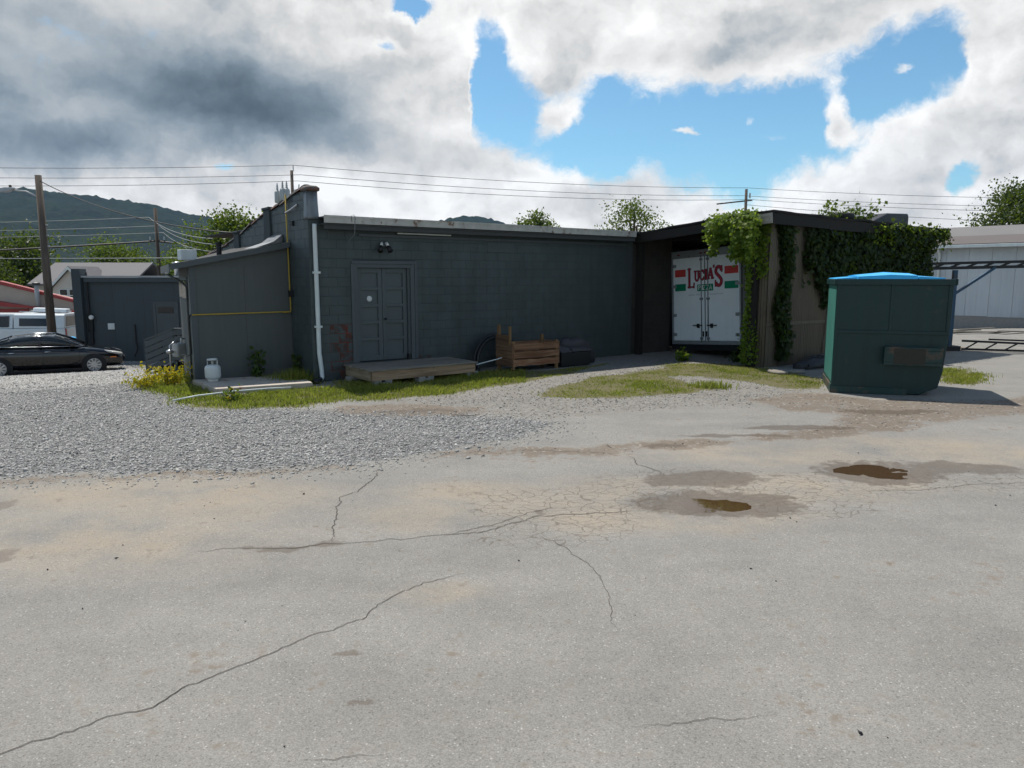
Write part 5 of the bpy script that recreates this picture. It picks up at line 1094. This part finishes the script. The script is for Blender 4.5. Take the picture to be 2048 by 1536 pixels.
# vines on the shed: points on walls in the building's local frame, spread by noise
def vine(label, pts, nrm, size, mt, seed, stems):
    r = np.random.default_rng(seed); v = thing('climbing_vine', label, 'vine', tuple(LW(*stems[0][0][:2], 0)))
    base = v.location.copy(); c, s = math.cos(AROT), math.sin(AROT)
    def tw(p): p = np.asarray(p); return np.stack([A0.x + p[:, 0] * c - p[:, 1] * s - base.x, A0.y + p[:, 0] * s + p[:, 1] * c - base.y, p[:, 2]], 1)
    nw_ = np.stack([nrm[:, 0] * c - nrm[:, 1] * s, nrm[:, 0] * s + nrm[:, 1] * c, nrm[:, 2]], 1)
    obj('foliage', leaf_mesh('foliage', tw(pts), size, nw_, .8, .8, seed), M[mt], v)
    for stp in stems: MB().tube([tuple(q) for q in tw(np.array(stp))], .012, 5).build('stem', M['bark'], v)
    return v
def strip(r, n, x0, x1, y, z0, z1, out=.10, dens=None):
    X = r.uniform(x0, x1, n * 3); Z = r.uniform(z0, z1, n * 3); nz = fbm(X * 1.0, Z * 1.0, 1.3, 7)
    keep = (nz > .40) if dens is None else dens(X, Z, nz); X, Z = X[keep][:n], Z[keep][:n]
    return np.stack([X, y - np.abs(r.normal(0, out, len(X))) - .02, Z], 1)
r = np.random.default_rng(50)
# front wall curtain
cur = strip(r, 9000, 11.25, 17.9, SY, 1.4, 3.46, .13, lambda X, Z, nz: Z > 1.55 + 2.4 * (nz - .35) + .9 * np.exp(-((X - 12.0) / .6) ** 2) * 0 + .5 * np.clip((X - 16.2), 0, 2))
lip = np.stack([r.uniform(14.6, 18.4, 700), -4.52 - np.abs(r.normal(0, .06, 700)), r.normal(3.46, .12, 700)], 1)
pts = np.concatenate([cur, lip]); nn = np.tile([0, -1.0, .35], (len(pts), 1))
vine('dark green ivy curtain hanging over the corrugated shed wall', pts, nn, .105, 'leaf_vd', 51, [[(x, SY - .03, 0), (x + .2, SY - .03, 1.5), (x - .1, SY - .04, 3.3)] for x in (12.3, 14.2, 16.5)])
# narrow column on the front wall near the corner
col = strip(r, 2600, 10.05, 10.75, SY, .2, 3.5, .08, lambda X, Z, nz: np.abs(X - 10.42 - .1 * np.sin(Z * 3)) < .13 + .22 * nz)
vine('narrow ivy column on the front of the shed near the corner', col, np.tile([0, -1.0, .3], (len(col), 1)), .10, 'leaf_vd', 52, [[(10.4, SY - .03, 0), (10.45, SY - .03, 1.6), (10.38, SY - .04, 3.4)]])
# bright corner clump spilling from the roof edge, and the strand down beside the trailer
Q = []
for k in range(52):
    y = r.uniform(-4.25, -2.75); z0 = float(np.interp(y, [-4.35, -2.5], [3.62, 3.52])) + r.uniform(-.05, .12); x = 9.45 - r.uniform(0, .16)
    L = r.uniform(.25, .75) * (1.5 if -4.1 < y < -3.5 else .75); m_ = int(75 * L / .6) + 14; t = r.random(m_)
    Q.append(np.stack([x - .10 * np.sin(t * 2.5) + r.normal(0, .05, m_), y + r.normal(0, .06, m_) + t * r.uniform(-.1, .15), z0 - t * L + r.normal(0, .04, m_)], 1))
for k in range(14):                                   # top side, lying on the roof edge
    m_ = 30; Q.append(np.stack([9.5 + np.abs(r.normal(0, .2, m_)), r.uniform(-4.4, -2.6) + r.normal(0, .15, m_), 3.66 + np.abs(r.normal(0, .07, m_))], 1))
t = r.random(220); Q.append(np.stack([9.42 + r.normal(0, .04, 220), -2.95 + r.normal(0, .06, 220) + .1 * t, 3.5 - t * .75], 1))
t = r.random(1500); wv = .07 + .05 * np.sin(t * 9); Q.append(np.stack([9.72 - np.abs(r.normal(0, .08, 1500)), -3.84 + r.normal(0, 1, 1500) * wv, 3.4 - 3.3 * t], 1))
t = r.random(700); Q.append(np.stack([9.80 - np.abs(r.normal(0, .06, 700)), -4.0 + r.normal(0, .10, 700), 3.5 - 1.3 * t * t], 1))
pts = np.concatenate(Q); nn = np.tile([-1.0, -.3, .5], (len(pts), 1))
vine('bright green vine spilling off the shed roof corner beside the trailer', pts, nn, .078, 'leaf_v', 53, [[(9.72, -3.85, 0), (9.72, -3.82, 1.7), (9.6, -3.8, 3.5)], [(9.5, -3.2, 3.6), (9.4, -2.9, 3.4), (9.42, -2.95, 3.1), (9.42, -2.9, 2.8)]])
rr2 = np.random.default_rng(55); Q = [np.stack([rr2.normal(cx, .22, 90), -4.50 - np.abs(rr2.normal(0, .06, 90)), 3.55 + rr2.normal(0, .07, 90) - .2 * np.abs(rr2.normal(0, 1, 90))], 1) for cx in (14.4, 15.0, 15.9, 16.6, 17.5, 18.1)]
fr = np.concatenate(Q); vine('light green vine fringe along the right end of the shed roof edge', fr, np.tile([0, -.6, .8], (len(fr), 1)), .085, 'leaf_v', 56, [[(14.2, -4.54, 3.5), (15.5, -4.54, 3.56), (17.0, -4.54, 3.48), (18.2, -4.54, 3.5)]])  # leaves coloured as the sunlit top of the ivy curtain
# ferns and weeds on the roof of the shed
# ------------------------------------------------------------------ grass, weeds, flowers
def blades(name, X, Y, Hh, seed, width=.006):
    r = np.random.default_rng(seed); n = len(X); Z = ground_z(X, Y) - .006
    a = r.uniform(0, 2 * PI, n); ln = r.uniform(.1, .75, n) * Hh; hx, hy = np.cos(a), np.sin(a); w = width * r.uniform(.7, 1.6, n)
    B = np.stack([X, Y, Z], 1); S = np.stack([-hy * w, hx * w, np.zeros(n)], 1); Dm = np.stack([hx * ln * .35, hy * ln * .35, Hh * .6], 1); Dt = np.stack([hx * ln, hy * ln, Hh], 1)
    V = np.stack([B - S, B + S, B + Dm + S * .7, B + Dm - S * .7, B + Dt], 1).reshape(-1, 3); o = (np.arange(n) * 5)[:, None]
    F = np.concatenate([o + np.array([0, 1, 2]), o + np.array([0, 2, 3]), o + np.array([3, 2, 4])])
    patchy = fbm(X, Y, 1.4, 91); rn = np.clip(.15 + .9 * (patchy - .25) + r.normal(0, .22, n), 0, 1)
    return np_mesh(name, V, F, {'rnd': np.repeat(rn, 5)})
r = np.random.default_rng(60)
n0 = 420000; X = r.uniform(-10, 11.2, n0); Y = r.uniform(12, 21, n0)
gm_ = zones(X + r.normal(0, .13, n0), Y + r.normal(0, .13, n0))[1]; th = fbm(X, Y, 1.1, 95); th2 = fbm(X, Y, 4.0, 96)
inC = ((X > .3) & (Y < 20) & (X < 7))
inS = np.max([sst(sdist([(p[0], p[1]) for p in SL], X, Y), -.02, .02)], axis=0) < .5
keep = (gm_ * (np.where(inC, .25, .55) + th * .9) * (.15 + 1.7 * th2) > r.uniform(.35, 1.05, n0)) & inS
X, Y, th = X[keep], Y[keep], th[keep]
Hh = np.where((X > .3) & (X < 7.5), .024, .05) * r.uniform(.4, 1.7, len(X)) * (.15 + 1.8 * th)
print('grass', len(X))
tag(obj('grass', blades('grass', X, Y, Hh, 61), M['grass']), 'short sunlit grass along the front of the buildings', 'grass', kind='stuff')
def tuft(label, x, y, n, rad, h, seed, name='grass_tuft'):
    r = np.random.default_rng(seed); X = x + r.normal(0, rad, n); Y = y + r.normal(0, rad, n); Hh = h * r.uniform(.4, 1.2, n)
    me = blades('blades', X, Y, Hh, seed, .008); t = thing(name, label, 'plant', (x, y, 0)); o = tag(obj('blades', me, M['grass'], t), kind='stuff'); o.location = (-x, -y, 0); return t
tuft('tall bright grass tuft at the foot of the building corner', -4.55, 15.35, 700, .16, .30, 71)
tuft('grass tuft beside the slab near the lean-to wall', -5.05, 15.55, 350, .16, .18, 72)
tuft('dark grass tuft in the thin turf near the dumpster', 4.0, 14.75, 400, .18, .14, 73)
tuft('low grass tuft in front of the landing', -1.55, 14.1, 350, .2, .10, 74)
def weed(label, x, y, h, n, mt, seed, leaf=.07, spread=.12, flowers=0):
    r = np.random.default_rng(seed); z = gz(x, y); w = thing('weed', label, 'plant', (x, y, z)); P = []
    st = MB()
    for k in range(5 if h > .4 else 7):
        tip = np.array([r.normal(0, spread), r.normal(0, spread), h * r.uniform(.6, 1)]); st.tube([(0, 0, -.02), tuple(tip * [.4, .4, .5]), tuple(tip)], [.008, .006, .003], 5)
        m_ = n // 6; t = r.uniform(.12, 1, m_)[:, None]; P.append(tip * t * np.array([1, 1, 1]) + r.normal(0, .035 + spread * .25, (m_, 3)))
    st.build('stem', M['weed'].copy() if False else M['bark'], w); P = np.concatenate(P); P[:, 2] = np.abs(P[:, 2]); obj('foliage', leaf_mesh('foliage', P, leaf, droop=.0, seed=seed), M[mt], w)
    if flowers:
        Fp = P[r.choice(len(P), flowers)] + np.array([0, 0, .03]); obj('blossom', leaf_mesh('blossom', np.repeat(Fp, 4, 0), .035, droop=-1, seed=seed + 1), M['flower'], w)
    return w
weed('dark tall weed growing against the lean-to wall', -5.42, 15.72, .72, 170, 'weed', 81, .10, .07)
weed('dark weed in the inner corner beside the block wall', -4.72, 16.05, .62, 110, 'weed', 82, .09, .06)
weed('yellow flowering weed clump at the lean-to corner', -6.95, 15.05, .38, 420, 'grass', 83, .035, .17, 420)
weed('smaller yellow flowering weed beside the gravel', -7.25, 14.55, .26, 260, 'grass', 84, .035, .2, 200)
weed('low green weed at the slab front edge', -5.1, 13.2, .12, 160, 'leaf_a', 85, .06, .14, 12)
weed('bright green weed before the trailer', 4.55, 19.6, .28, 80, 'leaf_v', 86, .10, .10)
weed('green weed clump under the trailer doors', 6.0, 19.2, .22, 150, 'leaf_vd', 87, .09, .22)
weed('fern like weed on the shed roof edge', *LW(13.9, -4.2)[:2], .6, 200, 'leaf_a', 88, .10, .3).location.z = 3.62
weed('second weed on the shed roof near the corner', *LW(12.6, -4.1)[:2], .45, 140, 'leaf_a', 89, .10, .22).location.z = 3.64

# ------------------------------------------------------------------ stones
def stones(name, X, Y, S, seed, sink=.38):
    r = np.random.default_rng(seed); n = len(X); Z = ground_z(X, Y) + S * (.42 - sink)
    base = np.array([[1, 0, 0], [0, 1, 0], [-1, 0, 0], [0, -1, 0], [0, 0, 1], [0, 0, -1]], float)
    V = base[None] * r.uniform(.6, 1.25, (n, 6, 1)) + r.normal(0, .16, (n, 6, 3)); V *= np.stack([S * r.uniform(.5, .8, n), S * r.uniform(.35, .6, n), S * r.uniform(.28, .5, n)], 1)[:, None]
    a = r.uniform(0, 2 * PI, n); b_ = r.normal(0, .5, n); ca, sa, cb_, sb_ = np.cos(a), np.sin(a), np.cos(b_), np.sin(b_)
    x = V[..., 0] * cb_[:, None] + V[..., 2] * sb_[:, None]; z = -V[..., 0] * sb_[:, None] + V[..., 2] * cb_[:, None]; y = V[..., 1]
    V = np.stack([x * ca[:, None] - y * sa[:, None] + X[:, None], x * sa[:, None] + y * ca[:, None] + Y[:, None], z + Z[:, None]], -1).reshape(-1, 3)
    f = np.array([[0, 1, 4], [1, 2, 4], [2, 3, 4], [3, 0, 4], [1, 0, 5], [2, 1, 5], [3, 2, 5], [0, 3, 5]]); F = (np.arange(n) * 6)[:, None, None] + f[None]
    return np_mesh(name, V, F.reshape(-1, 3), {'rnd': np.repeat(r.random(n), 6)})
def stonemat(name, c1, c2):
    m, t, b, pos = mat_base(name); a = t.n('ShaderNodeAttribute'); a.attribute_name = 'rnd'
    t.link(t.mix(a.outputs['Fac'], c1, c2), b.inputs['Base Color']); b.inputs['Roughness'].default_value = .8; b.inputs['Specular IOR Level'].default_value = .3; return m
M['gravel'] = stonemat('gravel_stone', (.20, .195, .185), (.37, .362, .348)); M['lotstone'] = stonemat('lot_stone', (.075, .07, .064), (.24, .225, .205))
r = np.random.default_rng(70)
n0 = 210000; X = r.uniform(-13, 1.2, n0); Y = r.uniform(7.4, 15.5, n0); inside = (np.abs(X) < Y * .80)
gv = zones(X + r.normal(0, .34, n0), Y + r.normal(0, .34, n0))[0]; gr2 = zones(X, Y)[1]; keep = inside & (gv * (.55 + .9 * fbm(X, Y, .9, 97)) > r.uniform(.3, 1.0, n0)) & (gr2 < .5); X1, Y1 = X[keep], Y[keep]
n0 = 70000; X = r.uniform(-23, -6, n0); Y = r.uniform(15.5, 30, n0); inside = (np.abs(X) < Y * .76); z_ = zones(X, Y); keep = inside & (z_[0] > r.uniform(.3, 1, n0)) & (z_[1] < .5); X2, Y2 = X[keep], Y[keep]
Xg = np.concatenate([X1, X2]); Yg = np.concatenate([Y1, Y2]); Sg = np.concatenate([np.minimum(.06, .013 + r.exponential(.010, len(X1))), r.uniform(.05, .085, len(X2))]); print('gravel', len(Xg))
tag(obj('gravel', stones('gravel', Xg, Yg, Sg, 75), M['gravel']), 'loose crushed grey gravel over the parking lot', 'gravel', kind='stuff')
n0 = 60000; X = r.uniform(-5, 12, n0); Y = r.uniform(8.2, 20, n0); z_ = zones(X, Y); den = np.maximum(z_[3] * .85, z_[2] * .35) + .15 * (z_[0] > .05) ; keep = (den * (.3 + fbm(X, Y, 1.2, 98)) > r.uniform(.1, 1.5, n0)) & (z_[1] < .75) & (z_[4] < .5); X, Y = X[keep], Y[keep]; print('lot stones', len(X))
tag(obj('loose_stones', stones('loose_stones', X, Y, r.uniform(.012, .034, len(X)) * (1 + .6 * (r.random(len(X)) > .97)), 76), M['lotstone']), 'scattered small stones on the bare apron', 'stones', kind='stuff')
n0 = 110; X = r.uniform(-6, 6, n0); Y = 3.0 + 6.5 * r.random(n0) ** .8; keep = np.abs(X) < Y * .72; X, Y = X[keep], Y[keep]
tag(obj('asphalt_crumbs', stones('asphalt_crumbs', X, Y, np.minimum(.026, .007 + .006 * r.exponential(1, len(X))), 77, .05), M['pebble']), 'small black stone crumbs lying on the road', 'stones', kind='stuff')
for i, (u, w_, s_, lab) in enumerate(((6.15, 17.0, .34, 'flat pale field stone at the foot of the shed wall'), (6.62, 17.15, .24, 'round grey field stone right of the flat stone'), (6.9, 16.3, .16, 'small brown stone near the dumpster'), (6.75, 13.35, .20, 'flat pale slab stone at the dumpster front corner'))):
    rs = random.Random(90 + i); me = MB(); rings = []
    for z, q in ((0, .85), (.25, 1.0), (.48, .82), (.6, .35)): rings.append([(s_ * q * math.cos(a) * rs.uniform(.85, 1.12), s_ * .6 * q * math.sin(a) * rs.uniform(.85, 1.12), s_ * z * (.55 if i != 3 else .2)) for a in [2 * PI * j / 9 for j in range(9)]])
    tag(me.loft(rings).build('field_stone', M['rock'], None, (u, w_, gz(u, w_) - .015), rs.uniform(0, 3), sub=1, smooth=True), lab, 'stone', 'stones by the shed')

# ------------------------------------------------------------------ cracks, puddles, twig
def crack(pts, w, seed):
    r = np.random.default_rng(seed); P = [np.array(p) for p in pts]; out = []
    for a_, c_ in zip(P[:-1], P[1:]):
        n = max(2, int(np.linalg.norm(c_ - a_) / .035))
        for i in range(n): out.append(a_ + (c_ - a_) * i / n)
    out.append(P[-1]); out = np.array(out); n = len(out); t = np.gradient(out, axis=0); t /= np.linalg.norm(t, axis=1, keepdims=True); nr = np.stack([-t[:, 1], t[:, 0]], 1)
    jig = r.normal(0, .012, n); jig = np.cumsum(jig - jig.mean()) * .55; jig -= np.linspace(jig[0], jig[-1], n); out = out + nr * (jig + r.normal(0, .006, n))[:, None]
    wd = w * .62 * np.clip(.55 + .6 * fbm(np.arange(n) * .08, np.zeros(n) + seed, 1.0, seed), .3, 1.4) * np.minimum(1, np.minimum(np.arange(n) + 1, n - np.arange(n)) / 8.0)
    Lf = out + nr * wd[:, None]; Rt = out - nr * wd[:, None]
    V = np.concatenate([np.column_stack([Lf, ground_z(Lf[:, 0], Lf[:, 1]) + .004]), np.column_stack([Rt, ground_z(Rt[:, 0], Rt[:, 1]) + .004])]); i = np.arange(n - 1)
    o = obj('crack', np_mesh('crack', V, np.stack([i, i + 1, n + i + 1, n + i], 1)), M['crack'], bpy.data.objects['road']); return o
CR = [([(-2.6, 3.02), (-2.38, 3.16), (-2.24, 3.24), (-2.12, 3.31), (-2.02, 3.44), (-1.85, 3.55), (-1.77, 3.72), (-1.61, 3.89), (-1.45, 4.09), (-1.29, 4.24), (-1.14, 4.36), (-.95, 4.54), (-.93, 4.67), (-.82, 4.9), (-.63, 5.13), (-.35, 5.32)], .0055),
      ([(-2.63, 5.74), (-2.39, 5.8), (-2.03, 5.83), (-1.79, 5.85), (-1.57, 5.94), (-1.28, 5.99), (-.95, 6.04), (-.62, 6.11), (-.28, 6.16), (-.06, 6.33), (.21, 6.61), (.5, 6.68), (.83, 6.75), (1.3, 6.85)], .007),
      ([(-1.51, 6.01), (-1.58, 6.4), (-1.64, 6.83), (-1.69, 7.24), (-1.57, 7.41), (-1.51, 7.79), (-1.56, 8.36)], .008), ([(1.41, 8.99), (1.5, 8.79), (1.51, 8.5), (1.69, 8.21), (1.67, 7.99)], .009),
      ([(.2, 6.2), (.46, 5.84), (.5, 5.67), (.6, 5.46), (.63, 5.22), (.66, 5.0), (.66, 4.68), (.68, 4.4)], .004), ([(-.15, 9.18), (.48, 9.21), (.99, 9.15), (1.41, 8.99)], .009), ([(-1.0, 3.13), (-.86, 3.13), (-.71, 3.16), (-.57, 3.18)], .004),
      ([(.56, 3.4), (.81, 3.42), (1.15, 3.46), (1.37, 3.5)], .003), ([(-1.0, 5.84), (-.91, 5.78), (-.8, 5.73)], .004), ([(-.6, 6.12), (-.2, 6.42), (.15, 6.75), (.5, 6.95)], .006), ([(3.5, 7.4), (4.2, 7.5), (5.0, 7.75), (5.7, 7.8)], .006)]
for i, (p, w) in enumerate(CR): crack(p, w, 100 + i)
m, t, b, pos = mat_base('muddy_water'); b.inputs['Base Color'].default_value = (.052, .030, .014, 1); b.inputs['Roughness'].default_value = .03; b.inputs['Specular IOR Level'].default_value = .5; M['water'] = m
bp = t.n('ShaderNodeBump'); bp.inputs['Strength'].default_value = .03; bp.inputs['Distance'].default_value = .01; t.link(t.noise(pos, 14, 2), bp.inputs['Height']); t.link(bp.outputs[0], b.inputs['Normal'])
for (cx, cy, rx, ry, d_), lab in zip(PUD, ('muddy puddle in the cracked asphalt, the nearer of the two', 'muddy puddle right of the cracked patch with a damp tail')):
    rs = np.random.default_rng(int(cx * 100)); n = 48; a_ = np.linspace(0, 2 * PI, n, endpoint=False); k_ = 1.75 + .05 * np.sin(3 * a_ + 1)
    V = np.concatenate([[[0, 0, 0]], np.column_stack([rx * k_ * np.cos(a_), ry * k_ * np.sin(a_), np.zeros(n)])]); i = np.arange(n)
    o = obj('puddle', np_mesh('puddle', V, np.stack([np.zeros(n, int), 1 + i, 1 + (i + 1) % n], 1)), M['water'], None, (cx, cy, -d_ * .67)); tag(o, lab, kind='structure')
tw_ = thing('fallen_twig', 'dry forked twig lying on the apron', 'twig', (-.75, 11.6, gz(-.75, 11.6) + .012)); MB().tube([(-.22, .09, 0), (-.05, .0, .015), (.05, -.06, .01), (.24, .02, .02)], [.005, .007, .006, .003], 5).build('stem', M['twig'], tw_); MB().tube([(.03, -.05, .01), (.05, -.16, .01)], [.005, .003], 5).build('fork', M['twig'], tw_)

# ------------------------------------------------------------------ valley haze
hz = MB().box(-3300, 3300, -150, 3300, -40, 420).build('haze', None); tag(hz, kind='stuff')
hm = bpy.data.materials.new('valley_haze'); hm.use_nodes = True; ht = hm.node_tree; ht.nodes.clear()
pv = ht.nodes.new('ShaderNodeVolumePrincipled'); pv.inputs['Color'].default_value = (.22, .50, 1.0, 1); pv.inputs['Density'].default_value = 3.6e-5; pv.inputs['Anisotropy'].default_value = .0
mo = ht.nodes.new('ShaderNodeOutputMaterial'); ht.links.new(pv.outputs[0], mo.inputs['Volume']); hz.data.materials.append(hm)
